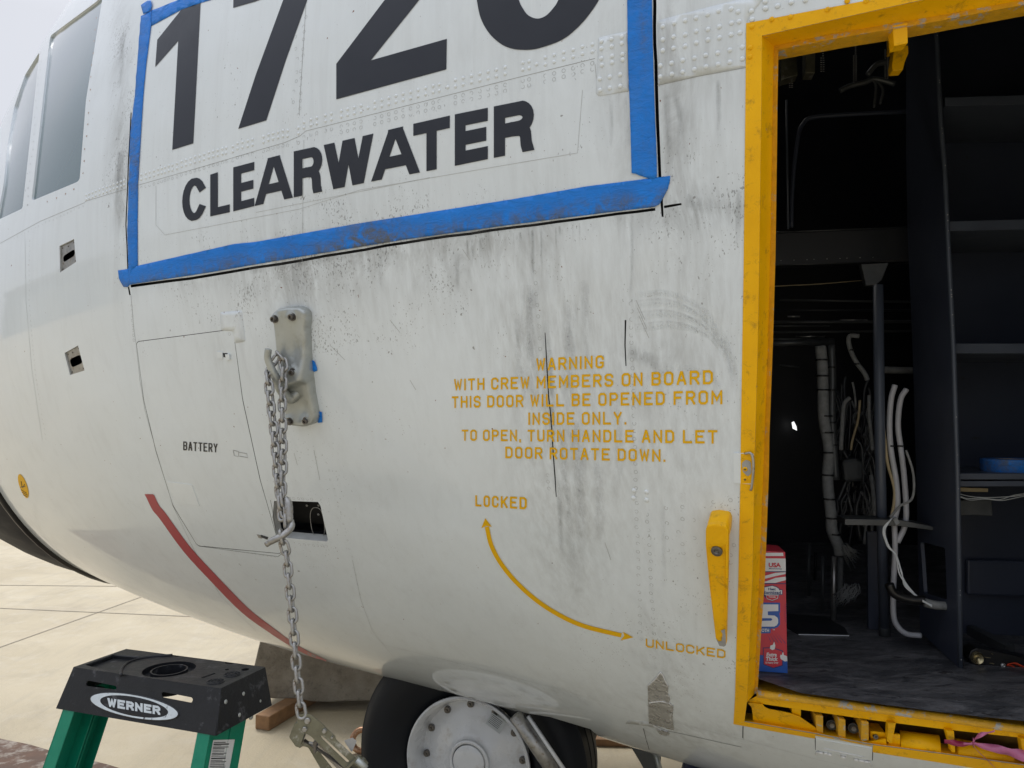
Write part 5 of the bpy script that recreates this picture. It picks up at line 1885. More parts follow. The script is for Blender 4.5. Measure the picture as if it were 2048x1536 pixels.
cdec('flap_print', [[(150, 258), (400, 258), (405, 288), (150, 288)]], 'cwhite')
cdec('white_panel', [[(100, 308), (424, 312), (426, 430), (100, 436)]], 'cwhite')
cdec('navy_rule', [[(100, 430), (426, 430), (426, 437), (100, 437)], [(100, 540), (428, 542), (428, 549), (100, 548)]], 'cnavy', .0012)
cdec('flag_wave', [[(100, 470), (240, 470), (330, 445), (424, 438), (424, 440), (425, 455), (330, 475), (240, 498), (100, 500)],
                   [(100, 528), (240, 525), (330, 492), (425, 480), (426, 512), (330, 538), (100, 540)]], 'cwhite')
cdec('blue_base', [[(60, 1205), (205, 1210), (290, 1235), (300, 1260), (440, 1265), (442, 1378), (100, 1356)]], 'cblue')
cdec('shield', [[(222, 575), (300, 560), (342, 572), (368, 590), (368, 600), (396, 600), (396, 650), (362, 650), (355, 685), (300, 708), (250, 690), (222, 660)]], 'cnavy', .0008)
cdec('shield_fill', [[(228, 580), (300, 566), (338, 578), (362, 594), (362, 606), (390, 606), (390, 643), (228, 647)]], 'cwhite', .0014)
cdec('shield_fill', [[(240, 655), (352, 655), (346, 680), (300, 698), (254, 684)]], 'cred', .0014)
cdec('shield_fill', [[(236, 650), (357, 650), (351, 684), (300, 703), (250, 688), (240, 656)]], 'cwhite', .0011)
five = [(120, 738), (356, 738), (356, 800), (258, 803), (258, 838), (322, 842), (348, 862), (354, 880), (354, 912), (340, 934), (320, 944), (120, 946), (120, 892), (286, 890), (298, 884), (298, 872), (286, 866), (120, 866)]
cdec('numeral_outline', [[(110, 720), (372, 722), (374, 812), (366, 822), (372, 850), (373, 925), (352, 950), (322, 962), (286, 966), (284, 1006), (110, 1012)]], 'cblue', .0009)
cdec('numeral', [five], 'cwhite', .0014)
cdec('hex_badge', [[(214, 1140), (300, 1138), (400, 1170), (398, 1310), (310, 1334), (216, 1300)]], 'cnavy', .0010)
cdec('hex_badge_fill', [[(220, 1147), (300, 1145), (392, 1176), (391, 1303), (310, 1326), (222, 1294)]], 'cred', .0013)
cdec('towel_print', [[(278, 1150), (282, 1120), (305, 1115), (318, 1085), (328, 1120), (322, 1155), (300, 1162)], [(372, 1225), (376, 1205), (388, 1210), (396, 1185), (404, 1186), (406, 1208), (438, 1222), (440, 1265), (418, 1270), (378, 1246)]], 'cwhite', .0014)
rays = []
for k in range(9):
    a = R(-75 + k * 11)
    rays.append([(390 + 10 * math.cos(a), 860 + k * 12 - 90), (436, 840 + k * 22 - 110), (436, 844 + k * 22 - 110)])
for k in range(5):
    rays.append([(250 + k * 22, 1010 - k * 3), (290 + k * 34, 1085 + k * 4), (286 + k * 34, 1088 + k * 4)])
cdec('sunburst_ray', rays, 'cnavy', .0009)


def btext(name, body, quad, mat, parent, MP, off=.002, bold=.02):
    cu = bpy.data.curves.new('text', 'FONT')
    cu.body = body
    cu.offset = bold
    cu.resolution_u = 3
    ob = bpy.data.objects.new('text', cu)
    COL.objects.link(ob)
    bpy.context.view_layer.update()
    me = bpy.data.meshes.new_from_object(ob)
    bpy.data.objects.remove(ob)
    xs = [v.co.x for v in me.vertices]
    ys = [v.co.y for v in me.vertices]
    tl, tr, br_, bl = quad
    pts = []
    for v in me.vertices:
        u = (v.co.x - min(xs)) / (max(xs) - min(xs))
        q = (v.co.y - min(ys)) / (max(ys) - min(ys))
        pts.append(tuple((bl[i] * (1 - u) + br_[i] * u) * (1 - q) + (tl[i] * (1 - u) + tr[i] * u) * q for i in (0, 1)))
    P, N = MP.pts(pts, off)
    f = orient(P, [tuple(p.vertices) for p in me.polygons], N)
    return mesh(name, P, f, mat, parent)


def ctx(body, x0, y0, x1, y1, mat, bold=.02, off=.0018, sh=0):
    btext('carton_print', body, [c7(x0 + sh, y0), c7(x1 + sh, y0 + 1), c7(x1, y1 + 2), c7(x0, y1)], M[mat], car, CT, off, bold)


ctx('USA', 266, 350, 380, 392, 'cred', .04)
ctx('Manufacturing', 270, 398, 386, 413, 'cnavy', .01)
ctx('Heat', 262, 582, 332, 606, 'cnavy', .03)
ctx('Sanitized', 220, 612, 380, 640, 'cnavy', .03)
ctx('Towels', 264, 658, 330, 674, 'cwhite', .02)
ctx('OTH', 200, 962, 270, 994, 'cwhite', .03)
ctx('TM', 300, 966, 322, 978, 'cwhite', .01)
ctx('Extra', 244, 1186, 340, 1222, 'cwhite', .04, sh=5)
ctx('Thick', 236, 1226, 350, 1262, 'cwhite', .04, sh=5)
ctx('& Heavy Duty', 236, 1270, 356, 1292, 'cwhite', .02)

# blue tape roll on the shelf
rc = planeT(TB + .15).at(2022, 948)
trl = lathe('tape_roll', (0, 0, 0), UP, [(.040, 0), (.076, 0), (.0765, .002), (.0765, .034), (.075, .036), (.040, .036), (.040, 0)], M['blue'], None, 48)
tz = planeT(TB + .05).at(1965, 947)[2] + .0005
trl.location = (rc[0], rc[1], tz)
a_ = trl.data.attributes.new('dirt', 'FLOAT_COLOR', 'POINT')
tag(trl, 'roll of blue masking tape lying on the lower shelf at the right edge', 'tape roll')
core = lathe('cardboard_core', (0, 0, 0), UP, [(.0375, 0), (.0398, 0), (.0398, .035), (.0375, .035), (.0375, 0)], M['tan'], None, 32)
core.parent = trl

# ratchet strap on the deck
def c5(x, y): return (1800 + x / 2.794, 850 + y / 2.794)


rp = FLOOR.at(1990, 1336)
RT = planeT(float(rp @ NI) + .02)
rs_ = empty('ratchet_strap', rp, 'black ratchet buckle with orange strap lying on the deck beside the partition', 'ratchet strap')
prism('ratchet_frame', rnd([c5(*p) for p in ((384, 1300), (395, 1262), (430, 1246), (520, 1262), (600, 1280), (740, 1310), (760, 1352), (640, 1356), (560, 1358), (470, 1338), (400, 1330))], 4), RT, 0, .05, M['tie'], rs_, dirn=NI, bevel=.003)
g0 = RT.at(*c5(430, 1302), .002)
lathe('ratchet_wheel', g0, -NI, [(0, .004), (.006, .006), (.008, .003), (.014, .006), (.0165, .003), (.0175, -.001)], M['brass'], rs_, 14)
lathe('ratchet_bolt', RT.at(*c5(574, 1343), .002), -NI, [(0, .002), (.003, .004), (.006, .003), (.007, -.001)], M['steel'], rs_, 16)
mb = MB()
for a, b in (((470, 1297), (505, 1300)), ((500, 1330), (525, 1334)), ((512, 1276), (520, 1284))):
    mb.tube([RT.at(*c5(*a), .001), RT.at(*c5(*b), .001)], .0012, 5)
mb.build('ratchet_pawl', M['brass'], rs_)


def band(name, pts, wv, wd, mat, parent, th=.0008):
    V, Fc = [], []
    for i, p in enumerate(pts):
        ww = wd[i] if isinstance(wd, list) else wd
        vv = wv[i] if isinstance(wv, list) else wv
        V += [p + vv * ww / 2, p - vv * ww / 2]
        if i: Fc.append((2 * i - 2, 2 * i - 1, 2 * i + 1, 2 * i))
    o = mesh(name, V, Fc, mat, parent, smooth=True)
    m = o.modifiers.new('thick', 'SOLIDIFY')
    m.thickness = th
    return o


band('strap', smoothline([RT.at(*c5(*p), .003) for p in ((595, 1340), (640, 1332), (690, 1352), (760, 1362))], 5), UP * .8 - NI * .6, .008, M['orange'], rs_)
band('strap', smoothline([RT.at(*c5(*p), .004) for p in ((595, 1344), (620, 1345), (640, 1356))], 5), UP * .6 - NI * .8, .006, M['orange'], rs_)
bp = [FLOOR.at(*c5(*p)) for p in ((375, 1172), (410, 1170), (640, 1278), (590, 1290))]
V = bp + [p + UP * .028 for p in bp]
o = mesh('board', [v - bp[0] for v in V], [(0, 3, 2, 1), (4, 5, 6, 7), (0, 1, 5, 4), (1, 2, 6, 5), (2, 3, 7, 6), (3, 0, 4, 7)], M['pipe'])
o.location = bp[0]
tag(o, 'grey board lying on the deck behind the ratchet buckle', 'board')
sp = [FLOOR.at(*p) for p in ((1570, 1254), (1597, 1270.5), (1698, 1273), (1690, 1258), (1650, 1235), (1575, 1230))]
o = mesh('sheet_metal', [v - sp[0] + UP * z for z in (.001, .004) for v in sp], [(5, 4, 3, 2, 1, 0), (6, 7, 8, 9, 10, 11)] + [(i, (i + 1) % 6, (i + 1) % 6 + 6, i + 6) for i in range(6)], M['dark'])
o.data.materials.append(M['wire'])
for k in range(3, 5): o.data.polygons[k].material_index = 1
o.location = sp[0]
tag(o, 'thin dark sheet with a bright front edge lying on the cabin deck', 'sheet')

# ------------------------------------------------------------------ pink ribbon on the sill
pr = empty('ribbon', sk(1946, 1487, .01), 'pink plastic ribbon knotted round the door sill at lower right', 'ribbon')
for pts, wd, mm in (([(1510, 615), (1560, 622), (1630, 634), (1690, 632), (1706, 626)], [.010, .014, .011, .008, .006], 'maroon'),
                    ([(1640, 632), (1690, 632), (1710, 615), (1725, 590), (1760, 570), (1800, 560), (1850, 545)], [.006, .006, .008, .012, .010, .006, .003], 'pink'),
                    ([(1700, 625), (1760, 645), (1860, 665), (1960, 690), (2060, 718), (2200, 760)], [.006, .012, .018, .022, .026, .03], 'pink'),
                    ([(1700, 630), (1730, 672), (1790, 730), (1860, 800), (1900, 850)], [.006, .010, .012, .014, .014], 'pink'),
                    ([(1705, 600), (1712, 625), (1705, 645)], [.008, .012, .008], 'pink')):
    P = smoothline([sk(*cq(*p), .012 + .004 * math.sin(i * 2.1)) for i, p in enumerate(pts)], 5)
    ws = []
    for i in range(len(P)):
        t = i / (len(P) - 1) * (len(wd) - 1)
        k = min(int(t), len(wd) - 2)
        ws.append(wd[k] + (wd[k + 1] - wd[k]) * (t - k))
    dirs = []
    for i in range(len(P)):
        a = .5 * math.sin(i * .55)
        v = UP * math.cos(a) + (-NI) * math.sin(a) + AX * (.8 if pts[0][1] == 630 else 0)
        dirs.append(v / np.linalg.norm(v))
    band('ribbon_tail', P, dirs, ws, M[mm], pr, .0005)

# ------------------------------------------------------------------ chain
CH = empty('chain', sk(566, 735, .07), 'galvanised chain hanging doubled from the cast hook down to the load binder', 'chain')
Yh = sk(560, 720, .080)[1]
Yb = 1.93


def chp(x, y): return planeY(Yh + (Yb - Yh) * (y - 720) / 700).at(x, y)


r_, hw, hs = .0043, .0100, .0086
st_ = []
for k in range(9): st_.append(np.array([hw * math.cos(math.pi * k / 8), 0, hs + hw * math.sin(math.pi * k / 8)]))
for k in range(9): st_.append(np.array([-hw * math.cos(math.pi * k / 8), 0, -hs - hw * math.sin(math.pi * k / 8)]))
LV, LF = tube_data(st_, r_, 8, closed=True)
lme = bpy.data.meshes.new('link')
lme.from_pydata([tuple(v) for v in LV], [], LF)
for p in lme.polygons: p.use_smooth = True
lme.materials.append(M['galv'])
PITCH_L = .0285


def run_chain(pix, start=0, base=.3, wob_=.25, seed=1):
    rr = random.Random(seed)
    P = [chp(*p[:2]) + (-NI) * (p[2] if len(p) > 2 else 0) for p in pix]
    P = smoothline(P, 14)
    d = [0]
    for a, b in zip(P, P[1:]): d.append(d[-1] + np.linalg.norm(b - a))
    k = start
    s = PITCH_L * .5
    while s < d[-1]:
        i = max(j for j in range(len(d)) if d[j] <= s)
        i = min(i, len(P) - 2)
        t = (s - d[i]) / (d[i + 1] - d[i] + 1e-9)
        c_ = P[i] * (1 - t) + P[i + 1] * t
        z = Vector(P[min(i + 2, len(P) - 1)] - P[max(i - 1, 0)]).normalized()
        ang = base + (math.pi / 2 if k % 2 else 0) + rr.uniform(-wob_, wob_)
        x0 = Vector((1, 0, 0))
        x0 = (x0 - z * x0.dot(z)).normalized()
        y0 = z.cross(x0)
        xa = x0 * math.cos(ang) + y0 * math.sin(ang)
        ya = z.cross(xa)
        o = bpy.data.objects.new('link', lme)
        COL.objects.link(o)
        o.parent = CH
        mtx = Matrix((xa, ya, z)).transposed().to_4x4()
        mtx.translation = Vector(c_) - CH.location
        o.matrix_local = mtx
        s += PITCH_L
        k += 1


run_chain([(552, 712, -.012), (544, 722, -.012), (537, 736, -.010), (534, 752, -.006), (538, 771), (541, 800), (544, 831), (548, 860), (551, 900), (554, 935), (556, 965), (560, 990), (563, 1020), (564, 1046)], 1, .25, .2, 2)
run_chain([(548, 712, -.012), (556, 711, -.010), (564, 722, -.004), (568, 740), (566, 770), (565, 800), (565, 850), (566, 900), (565, 950), (564, 985), (567, 1010), (571, 1035), (571, 1060)], 1, .1, .2, 5)
run_chain([(566, 1062, .012), (569, 1085, .006), (573, 1110), (577, 1150), (581, 1190), (585, 1230), (589, 1280), (593, 1330), (598, 1380), (602, 1420), (606, 1432)], 1, .05, .12, 9)
tube('grab_hook', smoothline([chp(537, 1088) - NI * .012, chp(551, 1079) - NI * .016, chp(566, 1072) - NI * .016, chp(578, 1063) - NI * .010, chp(583, 1052), chp(580, 1040) + NI * .004], 5), [.0075] * 4 + [.009] * 18 + [.008] * 3 + [.006], M['galv'], CH, 12)
tube('grab_hook_body', smoothline([chp(579, 1045), chp(577, 1025), chp(576, 1006), chp(571, 995)], 4), [.009, .010, .011, .011, .012, .012, .012, .011, .011, .010, .008, .007, .006], M['galv'], CH, 12)

# ------------------------------------------------------------------ load binder
def cz(x, y): return (560 + x / 9.845, 1380 + y / 9.845)


BP = planeY(1.925)
LB = empty('load_binder', BP.at(*cz(900, 1100)), 'worn olive steel load binder with threaded rod hanging on the end of the chain', 'load binder')


def plate(name, poly, hole, d0, th, mat, r_=3):
    pl = rnd([cz(*p) for p in poly], r_)
    hs_ = [[cz(*p) for p in h] for h in hole]
    pts, f = tri2d([pl], None, hs_, step=8)
    P, N = BP.pts(pts, 0)
    P = P + np.array([0, d0, 0])
    f = orient(P, f, N)
    o = mesh(name, P, f, mat, LB)
    m = o.modifiers.new('thick', 'SOLIDIFY')
    m.thickness = th
    m.offset = -1
    bev(o, .0008)
    return o


plate('side_plate', ((330, 590), (360, 500), (480, 462), (610, 490), (700, 570), (800, 640), (950, 790), (1085, 915), (1095, 975), (1500, 1350), (1780, 1640), (1360, 1640), (1200, 1480), (600, 905), (430, 820), (380, 730)), [((790, 905), (830, 900), (1360, 1395), (1340, 1425), (1310, 1425), (815, 950))], 0, .003, M['olive'])
plate('side_plate', ((240, 1130), (330, 1140), (620, 1180), (660, 1300), (720, 1400), (960, 1700), (720, 1700), (470, 1270), (360, 1240), (300, 1290), (250, 1240)), [], .040, .003, M['olive'])
plate('cross_block', ((270, 680), (345, 662), (475, 860), (460, 900), (375, 1150), (300, 1140), (165, 950)), [], .006, .030, M['olive'])
plate('end_lug', ((620, 1060), (700, 1075), (660, 1330), (620, 1290)), [], .015, .02, M['bolt'])
plate('guard_fin', ((1240, 1040), (1410, 982), (1490, 1050), (1400, 1258), (1375, 1250)), [], .012, .002, M['zinc'], 1)
plate('pawl_housing', ((1300, 1510), (1500, 1310), (1545, 1290), (1740, 1450), (1640, 1560), (1480, 1640), (1350, 1640)), [((1380, 1500), (1470, 1400), (1560, 1480), (1470, 1580))], -.012, .016, M['olive'], 2)
tube('pawl_roller', [BP.at(*cz(1530, 1330), .012), BP.at(*cz(1720, 1500), .012)], .0072, M['cast'], LB, 12)
tube('pull_rod', [BP.at(*cz(430, 1090), -.02), BP.at(*cz(690, 1130), -.02)], .0035, M['galv'], LB, 8)
tube('pull_rod', [BP.at(*cz(430, 1050), -.02), BP.at(*cz(1400, 1700), -.02)], .0040, M['bolt'], LB, 8)
a, b = BP.at(*cz(700, 1130), -.016), BP.at(*cz(1330, 1760), -.016)
dv = (b - a); Ld = np.linalg.norm(dv); dv /= Ld
uu = np.cross(dv, UP); uu /= np.linalg.norm(uu); vv = np.cross(dv, uu)
hx = [a + dv * Ld * i / 480 + (uu * math.cos(i * 2 * math.pi / 12) + vv * math.sin(i * 2 * math.pi / 12)) * .0062 for i in range(481)]
tube('threaded_spring', hx, .00085, M['bolt'], LB, 5)
for x, y, r1_, nn in ((545, 600, .0075, 24), (490, 765, .0068, 6), (878, 800, .0060, 6), (1030, 925, .0032, 16)):
    lathe('binder_bolt', BP.at(*cz(x, y), 0), (0, -1, 0), [(0, .006), (r1_ * .8, .006), (r1_, .0045), (r1_, -.002)], M['galv'], LB, nn)

# ------------------------------------------------------------------ step ladder
HL = 1.20
TPz = planeZ(HL)
FLc, FRc, BLc = TPz.at(147, 1334), TPz.at(440, 1376.5), TPz.at(255, 1298)
lu = (FRc - FLc); LW = np.linalg.norm(lu); lu /= LW
lv = np.array([-lu[1], lu[0], 0])
LD = float((BLc - FLc) @ lv)


def lp(a, b, z): return FLc + lu * a + lv * b + UP * (z - HL)


lad = empty('stepladder', (*lp(LW / 2, LD / 2, 0)[:2], 0), 'green fibreglass stepladder with moulded black top standing before the nose', 'stepladder')


def lab(px, py):
    p = TPz.at(px, py) - FLc
    return (float(p @ lu), float(p @ lv))


def cl(x, y): return (60 + x / 3.793, 1250 + y / 3.793)


trayp = rnd([lab(*cl(*p)) for p in ((418, 303), (630, 224), (850, 242), (745, 290), (690, 345), (676, 366))], .006, 3)
cc = lab(*cl(1056, 335))
RO, RI = .066, .042
circ = lambda r, n=40: [(cc[0] + r * math.cos(2 * math.pi * k / n), cc[1] + r * math.sin(2 * math.pi * k / n)) for k in range(n)]
slot = rnd([lab(*cl(*p)) for p in ((1295, 398), (1395, 364), (1412, 369), (1312, 404))], .002)


def circ2(px, r, n=16):
    c = lab(*cl(*px))
    return [(c[0] + r * math.cos(2 * math.pi * k / n), c[1] + r * math.sin(2 * math.pi * k / n)) for k in range(n)]


h1, h2 = circ2((1633, 337), .0105), circ2((1494, 338), .0055)
topo = rnd([(0, 0), (LW, 0), (LW, LD), (LW * .80, LD), (LW * .79, LD - .012), (LW * .74, LD - .012), (LW * .73, LD), (LW * .42, LD), (LW * .40, LD - .010), (LW * .30, LD - .008), (LW * .27, LD), (0, LD)], .006, 2)
mb = MB()
pts, f = tri2d([topo], None, [trayp, circ(RO), slot, h1, h2], step=.02)
V = [lp(a, b, HL) for a, b in pts]
mb.add(V, orient(V, f, [UP] * len(V)))


def pit(poly, z1, floor=True, z0=HL, out=False):
    n = len(poly)
    V = [lp(a, b, z0) for a, b in poly] + [lp(a, b, z1) for a, b in poly]
    mb.add(V, [(i, (i + 1) % n, (i + 1) % n + n, i + n) for i in range(n)])


pit(trayp, HL - .010)
pts, f = tri2d([trayp], None, step=.02)
V = [lp(a, b, HL - .010) for a, b in pts]
mb.add(V, orient(V, f, [UP] * len(V)))
pit(circ(RO), HL - .014)
pts, f = tri2d([circ(RO)], None, [circ(RI + .004)], step=.02)
V = [lp(a, b, HL - .014) for a, b in pts]
mb.add(V, orient(V, f, [UP] * len(V)))
pit(circ(RI + .004), HL - .001, z0=HL - .014)
pts, f = tri2d([circ(RI + .004)], None, [circ(RI)], step=.02)
V = [lp(a, b, HL - .001) for a, b in pts]
mb.add(V, orient(V, f, [UP] * len(V)))
pit(circ(RI), HL - .055, z0=HL - .001)
V = [lp(a, b, HL - .055) for a, b in circ(RI)]
mb.add(V, [tuple(range(len(V)))])
for q in (slot, h1, h2): pit(q, HL - .02)
# raised shoulder arc and side walls with flare
HB = HL - .100
b0, b1 = lp(-.020, -.033, HB), lp(LW + .016, -.033, HB)
b2, b3 = lp(LW + .018, LD + .006, HB), lp(-.018, LD + .006, HB)
t0, t1, t2, t3 = lp(0, 0, HL), lp(LW, 0, HL), lp(LW, LD, HL), lp(0, LD, HL)
fn = np.cross(t1 - t0, b0 - t0)
FRP = PlaneMap(t0, fn)
rn = np.cross(t2 - t1, b1 - t1)
RSP = PlaneMap(t1, rn)
s1 = rnd([cl(*p) for p in ((424, 440), (436, 422), (455, 423), (652, 463), (657, 475), (652, 490), (430, 463))], 2)
s2 = rnd([cl(*p) for p in ((997, 520), (1004, 508), (1020, 509), (1228, 550), (1236, 565), (1228, 588), (1212, 588), (1003, 548))], 2)


def proj2(v): return proj(v)


q = [proj(v) for v in (t0, t1, b1, b0)]
pts, f = tri2d([q], 40, [s1, s2])
P, N = FRP.pts(pts, 0)
mb.add(P, orient(P, f, N))
q = [proj(v) for v in (t1, t2, b2, b1)]
mb.add([t1, t2, b2, b1], [(0, 1, 2, 3)])
mb.add([t0, t3, b3, b0], [(0, 1, 2, 3)])
mb.add([t3, t2, b2, b3], [(0, 1, 2, 3)])
topm = mb.build('top_cap', M['plastic'], lad)
wv_ = topm.modifiers.new('weld', 'WELD'); wv_.merge_threshold = .0006
so_ = topm.modifiers.new('thick', 'SOLIDIFY'); so_.thickness = .003; so_.offset = -1
bev(topm, .0040, 3)
# shoulder lip lines
for pth in ([(690, 385), (700, 330), (760, 280), (900, 245), (1080, 232)],):
    tube('shoulder_rib', smoothline([TPz.at(*cl(*p)) + UP * .001 for p in pth], 6), .004, M['plastic'], topm, 8)
for px, rad_ in (((1410, 430), .021), ((1536, 375), .021)):
    c = lab(*cl(*px))
    ringp = [lp(c[0] + rad_ * math.cos(a), c[1] + rad_ * math.sin(a), HL + .0005) for a in np.linspace(0, 2 * math.pi, 28, endpoint=False)]
    rg = tube('pipe_rest_ring', ringp, .0014, M['plastic'], topm, 6, closed=True)
    ringp = [lp(c[0] + rad_ * .6 * math.cos(a), c[1] + rad_ * .6 * math.sin(a), HL + .0005) for a in np.linspace(0, 2 * math.pi, 24, endpoint=False)]
    tube('pipe_rest_ring', ringp, .0011, M['plastic'], topm, 6, closed=True)
    for a in (.3, 1.1, 1.9, 2.7):
        tube('pipe_rest_rib', [lp(c[0] + rad_ * math.cos(a), c[1] + rad_ * math.sin(a), HL + .0005), lp(c[0] - rad_ * math.cos(a), c[1] - rad_ * math.sin(a), HL + .0005)], .0011, M['plastic'], topm, 6)
# badge
bc = cl(795, 618)


def ell(rx, ry, n=48, dx=0, dy=0):
    a = R(10.5)
    out = []
    for k in range(n):
        t = 2 * math.pi * k / n
        x, y = rx * math.cos(t) / 3.793, ry * math.sin(t) / 3.793
        out.append((bc[0] + dx + x * math.cos(a) - y * math.sin(a), bc[1] + dy + x * math.sin(a) + y * math.cos(a)))
    return out


rel('badge_plate', ell(345, 93), lambda x, y: .0015, M['plastic'], topm, grid=None or 12, M=FRP)
decal('badge_ring', [ell(336, 84)], M['silver'], topm, off=.0022, grid=12, M=FRP, holes=[ell(262, 72, dx=0, dy=0)])
letters('badge_lettering', [('WERNER', (*((216.5, 1395.5, 1413)), 322, 1412.5, 1430))], M['silver'], topm, M_=FRP, off=.0026, W=.86, s=.27, gap=.12)
for px in ((1480, 583), (1614, 522), (1740, 577), (1584, 682)):
    P, N = RSP.pts([cl(*px)], 0)
    lathe('cap_rivet', P[0], N[0], [(0, .0042), (.003, .004), (.0052, .0028), (.0062, .0008), (.0064, -.001)], M['cast'], topm, 20)


def rail(name, top, foot, web, fl_, outward, back_):
    """channel: web plane spans `back_` direction, flanges turn inward"""
    v = foot - top
    th = .0035
    inn = -outward
    prof = [(0, 0), (fl_, 0), (fl_, th), (th, th), (th, web - th), (fl_, web - th), (fl_, web), (0, web)]
    V = []
    for base in (top, foot):
        for a, b in prof: V.append(base + inn * a + back_ * b)
    n = len(prof)
    Fc = [(i, (i + 1) % n, (i + 1) % n + n, i + n) for i in range(n)]
    Fc += [(0, 1, 2, 3), (0, 3, 4, 7), (4, 5, 6, 7), (11, 10, 9, 8), (15, 12, 11, 8), (15, 14, 13, 12)]
    o = mesh(name, V, Fc, M['green'], lad)
    bev(o, .0012)
    return o


zt = HB + .03
rl = rail('front_rail', lp(.006, -.020, zt), lp(-.085, -.40, .03), .075, .038, -lu, lv)
rr2 = rail('front_rail', lp(LW - .004, -.020, zt), lp(LW + .055, -.40, .03), .075, .038, lu, lv)
rb1 = rail('rear_rail', lp(.008, .062, zt), lp(-.083, -.31, .03), .055, .034, -lu, lv)
rb2 = rail('rear_rail', lp(LW - .006, .062, zt), lp(LW + .053, -.31, .03), .055, .034, lu, lv)
for nm, z in (('step', .92), ('step', .62), ('step', .32)):
    k = (zt - z) / zt
    a0, a1 = lp(-.085 * k + .012, -.02 - .38 * k, z), lp(LW + .055 * k - .010, -.02 - .38 * k, z)
    V = [a0, a1, a1 + lv * .085, a0 + lv * .085]
    mesh(nm, V + [p - UP * .022 for p in V], [(0, 1, 2, 3), (7, 6, 5, 4), (0, 4, 5, 1), (1, 5, 6, 2), (2, 6, 7, 3), (3, 7, 4, 0)], M['cast'], lad)
for o_ in (rl, rr2, rb1, rb2):
    ft = [sum((np.array(o_.data.vertices[i].co) for i in range(8, 16)), np.zeros(3)) / 8]
    c_ = ft[0]
    mesh('rubber_foot', [c_ + lu * a * .03 + lv * b * .045 + UP * z for z in (-.03, .015) for a, b in ((-1, -1), (1, -1), (1, 1), (-1, 1))], [(3, 2, 1, 0), (4, 5, 6, 7), (0, 1, 5, 4), (1, 2, 6, 5), (2, 3, 7, 6), (3, 0, 4, 7)], M['tie'], o_)
# label on the web of the right front rail
top_, foot_ = lp(LW - .004, -.020, zt), lp(LW + .055, -.40, .03)
wn = np.cross(foot_ - top_, lv)
WEB = PlaneMap(top_, wn)
lbl = decal('paper_label', [[cl(1388, 872), (cl(1552, 868)), cl(1480, 1250), cl(1320, 1250)]], M['label'], rr2, off=.0008, grid=None, M=WEB)
bars = []
rr3 = random.Random(4)
y = 890
while y < 1230:
    k = (y - 870) / 380
    x0 = 1395 - 65 * k
    wd_ = rr3.choice((60, 90, 110, 118))
    hgt = rr3.choice((3, 4, 5, 9))
    bars.append([cl(x0, y), cl(x0 + wd_, y - 3), cl(x0 + wd_ - 1, y - 3 + hgt), cl(x0 - 1, y + hgt)])
    y += hgt + rr3.choice((6, 8, 9))
decal('label_print', bars, M['ink'], rr2, off=.0014, grid=None, M=WEB)
P, N = WEB.pts([cl(1676, 698)], .0)
lathe('rail_rivet', P[0] + lv * 0, N[0], [(0, .005), (.004, .0045), (.0065, .002), (.007, -.001)], M['cast'], rr2, 18)

# ------------------------------------------------------------------ things on the apron
def box(name, P4, h, mat, label, cat, group=None, bevel=.006, z0=0):
    c = sum(P4) / 4
    V = [p - c + UP * z0 for p in P4] + [p - c + UP * (z0 + h) for p in P4]
    o = mesh(name, V, [(3, 2, 1, 0), (4, 5, 6, 7), (0, 1, 5, 4), (1, 2, 6, 5), (2, 3, 7, 6), (3, 0, 4, 7)], mat)
    o.location = c
    if bevel: bev(o, bevel)
    return tag(o, label, cat, group)


def conc():
    m, nt, b = newmat('stained_cast_concrete')
    v = coords(nt)
    c = mix(nt, ramp(nt, noise(nt, 4, 6, .7, v), .35, .65), (.19, .165, .13), (.34, .31, .26))
    c = mix(nt, math_(nt, 'MULTIPLY', ramp(nt, noise(nt, 22, 6, .75, v), .56, .7), .7), c, (.10, .09, .075))
    nt.links.new(c, b.inputs['Base Color'])
    b.inputs['Roughness'].default_value = .9
    bump(nt, b, noise(nt, 30, 7, .7, v), .02)
    return m


BK = planeY(5.0)
bkp = [(521, 1200), (519, 1284), (508, 1330), (505, 1345), (507, 1368), (516, 1372), (513, 1393), (545, 1398), (600, 1399), (622, 1404), (660, 1405), (690, 1403), (760, 1402), (1150, 1403), (1150, 1200)]
A_, _ = BK.pts(bkp, 0)
c0 = np.array([A_[:, 0].mean(), 5.2, 0])
n = len(A_)
V = [p - c0 for p in A_] + [p - c0 + np.array([.0, .42, 0]) for p in A_]
o = mesh('concrete_block', V, [list(range(n)), [i + n for i in reversed(range(n))]] + [[i, i + n, (i + 1) % n + n, (i + 1) % n] for i in range(n)], conc())
o.location = c0
bev(o, .012)
tag(o, 'stained grey concrete barrier block lying on the apron behind the nose wheels', 'barrier block')
g_ = planeZ(0)
pA, pB = g_.at(510, 1458), g_.at(592, 1410)
dd = (pB - pA) / np.linalg.norm(pB - pA)
nn_ = np.array([dd[1], -dd[0], 0])
box('timber_beam', [pA, pA + nn_ * .10, pB + dd * .5 + nn_ * .10, pB + dd * .5], .085, M['timber'], 'square brown timber beam on the apron beside the ladder top', 'timber', 'timbers lying under the aircraft')
p1_, p2_ = g_.at(1190, 1493), g_.at(1620, 1503)
yy = np.array([0, .08, 0])
box('timber_beam', [p1_, p2_, p2_ + yy, p1_ + yy], .040, M['timber'], 'thin brown timber lying on the apron beyond the right nose tyre', 'timber', 'timbers lying under the aircraft')
rp_ = [g_.at(*p) for p in ((-300, 1440), (0, 1482), (60, 1494), (100, 1506), (215, 1534), (330, 1570), (330, 1800), (-400, 1800))]
c0 = rp_[1]
n = len(rp_)
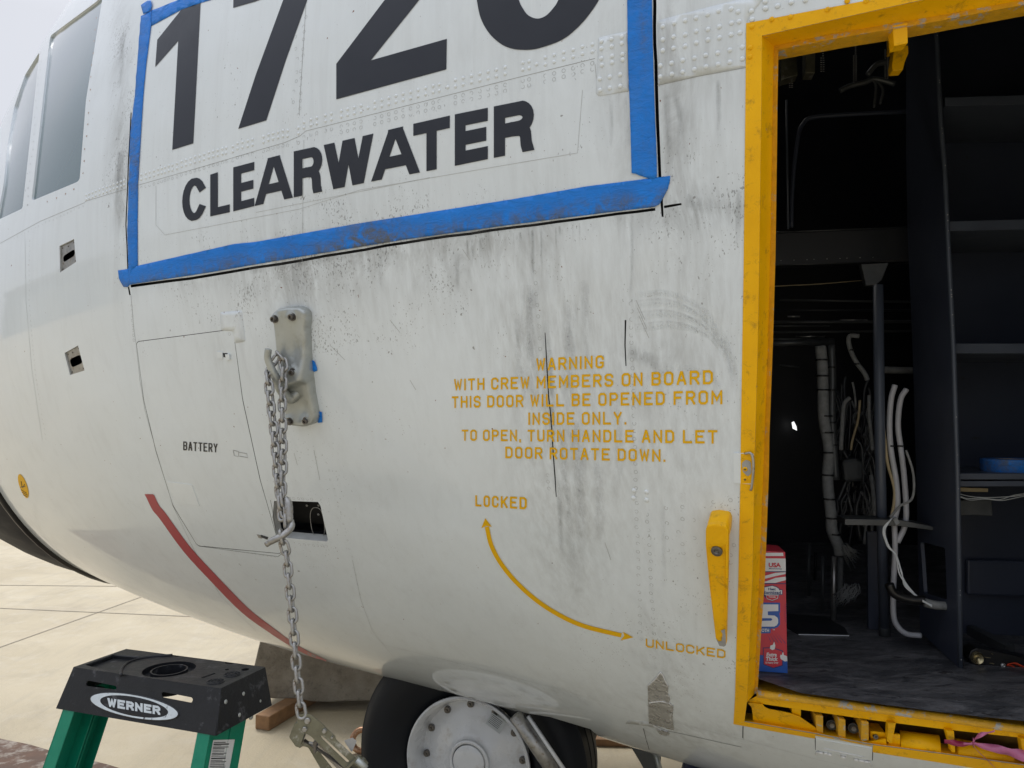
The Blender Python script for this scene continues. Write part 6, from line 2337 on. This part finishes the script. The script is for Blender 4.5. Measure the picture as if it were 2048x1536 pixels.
o = mesh('steel_plate', [p - c0 + UP * z for z in (0.001, .014) for p in rp_], [tuple(reversed(range(n))), tuple(range(n, 2 * n))] + [(i, (i + 1) % n, (i + 1) % n + n, i + n) for i in range(n)], M['rust'])
o.location = c0
tag(o, 'rusty flaking steel plate lying on the apron at lower left', 'steel plate')
sc_ = planeY(4.4).at(724, 1438)
tube_pts = [np.array([.052 * math.cos(a) , .015 * math.sin(a), .052 * math.sin(a)]) for a in np.linspace(0, 2 * math.pi, 28, endpoint=False)]
o = tube('shackle', tube_pts, .017, M['copper'], None, 12, closed=True)
o.location = (sc_[0], sc_[1], .067)
tag(o, 'rusty round steel shackle on the apron behind the nose tyre', 'shackle')
dk = planeT(2.75)
tube_o = tube('dark_tank', [dk.at(1362, 1590) * 0, dk.at(1700, 1650) - dk.at(1362, 1590)], .125, M['tealglass'], None, 32)
bev(tube_o, .03, 4)
tube_o.location = dk.at(1362, 1590)
tag(tube_o, 'dark blue drum under the belly below the foil patch', 'drum')

# ------------------------------------------------------------------ hangar across the apron, mirrored in the glossy nose
hg = empty('hangar', (-75, -30, 0), 'long blue-grey hangar across the apron, seen only as a reflection in the glossy nose', 'hangar')
hu = np.array([.45, -.89, 0]); hu /= np.linalg.norm(hu)
hn = np.array([hu[1], -hu[0], 0])
if hn @ np.array([75, 30, 0]) < 0: hn = -hn
hc = np.array([-75., -30, 0])


def hbox(name, a0, a1, d0, d1, z0, z1, mat):
    V = [hc + hu * a + hn * d + UP * z for z in (z0, z1) for a, d in ((a0, d0), (a1, d0), (a1, d1), (a0, d1))]
    return mesh(name, V, [(3, 2, 1, 0), (4, 5, 6, 7), (0, 1, 5, 4), (1, 2, 6, 5), (2, 3, 7, 6), (3, 0, 4, 7)], mat, hg)


M['hwall'] = simple('blue_grey_cladding', (.24, .30, .33), .6)
M['hdoor'] = simple('pale_hangar_door', (.45, .50, .50), .6)
M['hroof'] = simple('grey_roof_sheet', (.30, .31, .32), .5)
hbox('wall', -60, 60, -30, 0, 0, 12, M['hwall'])
hbox('roof', -61, 61, -31, 1, 12, 13.2, M['hroof'])
for k in range(4): hbox('door', -52 + k * 28, -34 + k * 28, .05, .4, 0, 9, M['hdoor'])
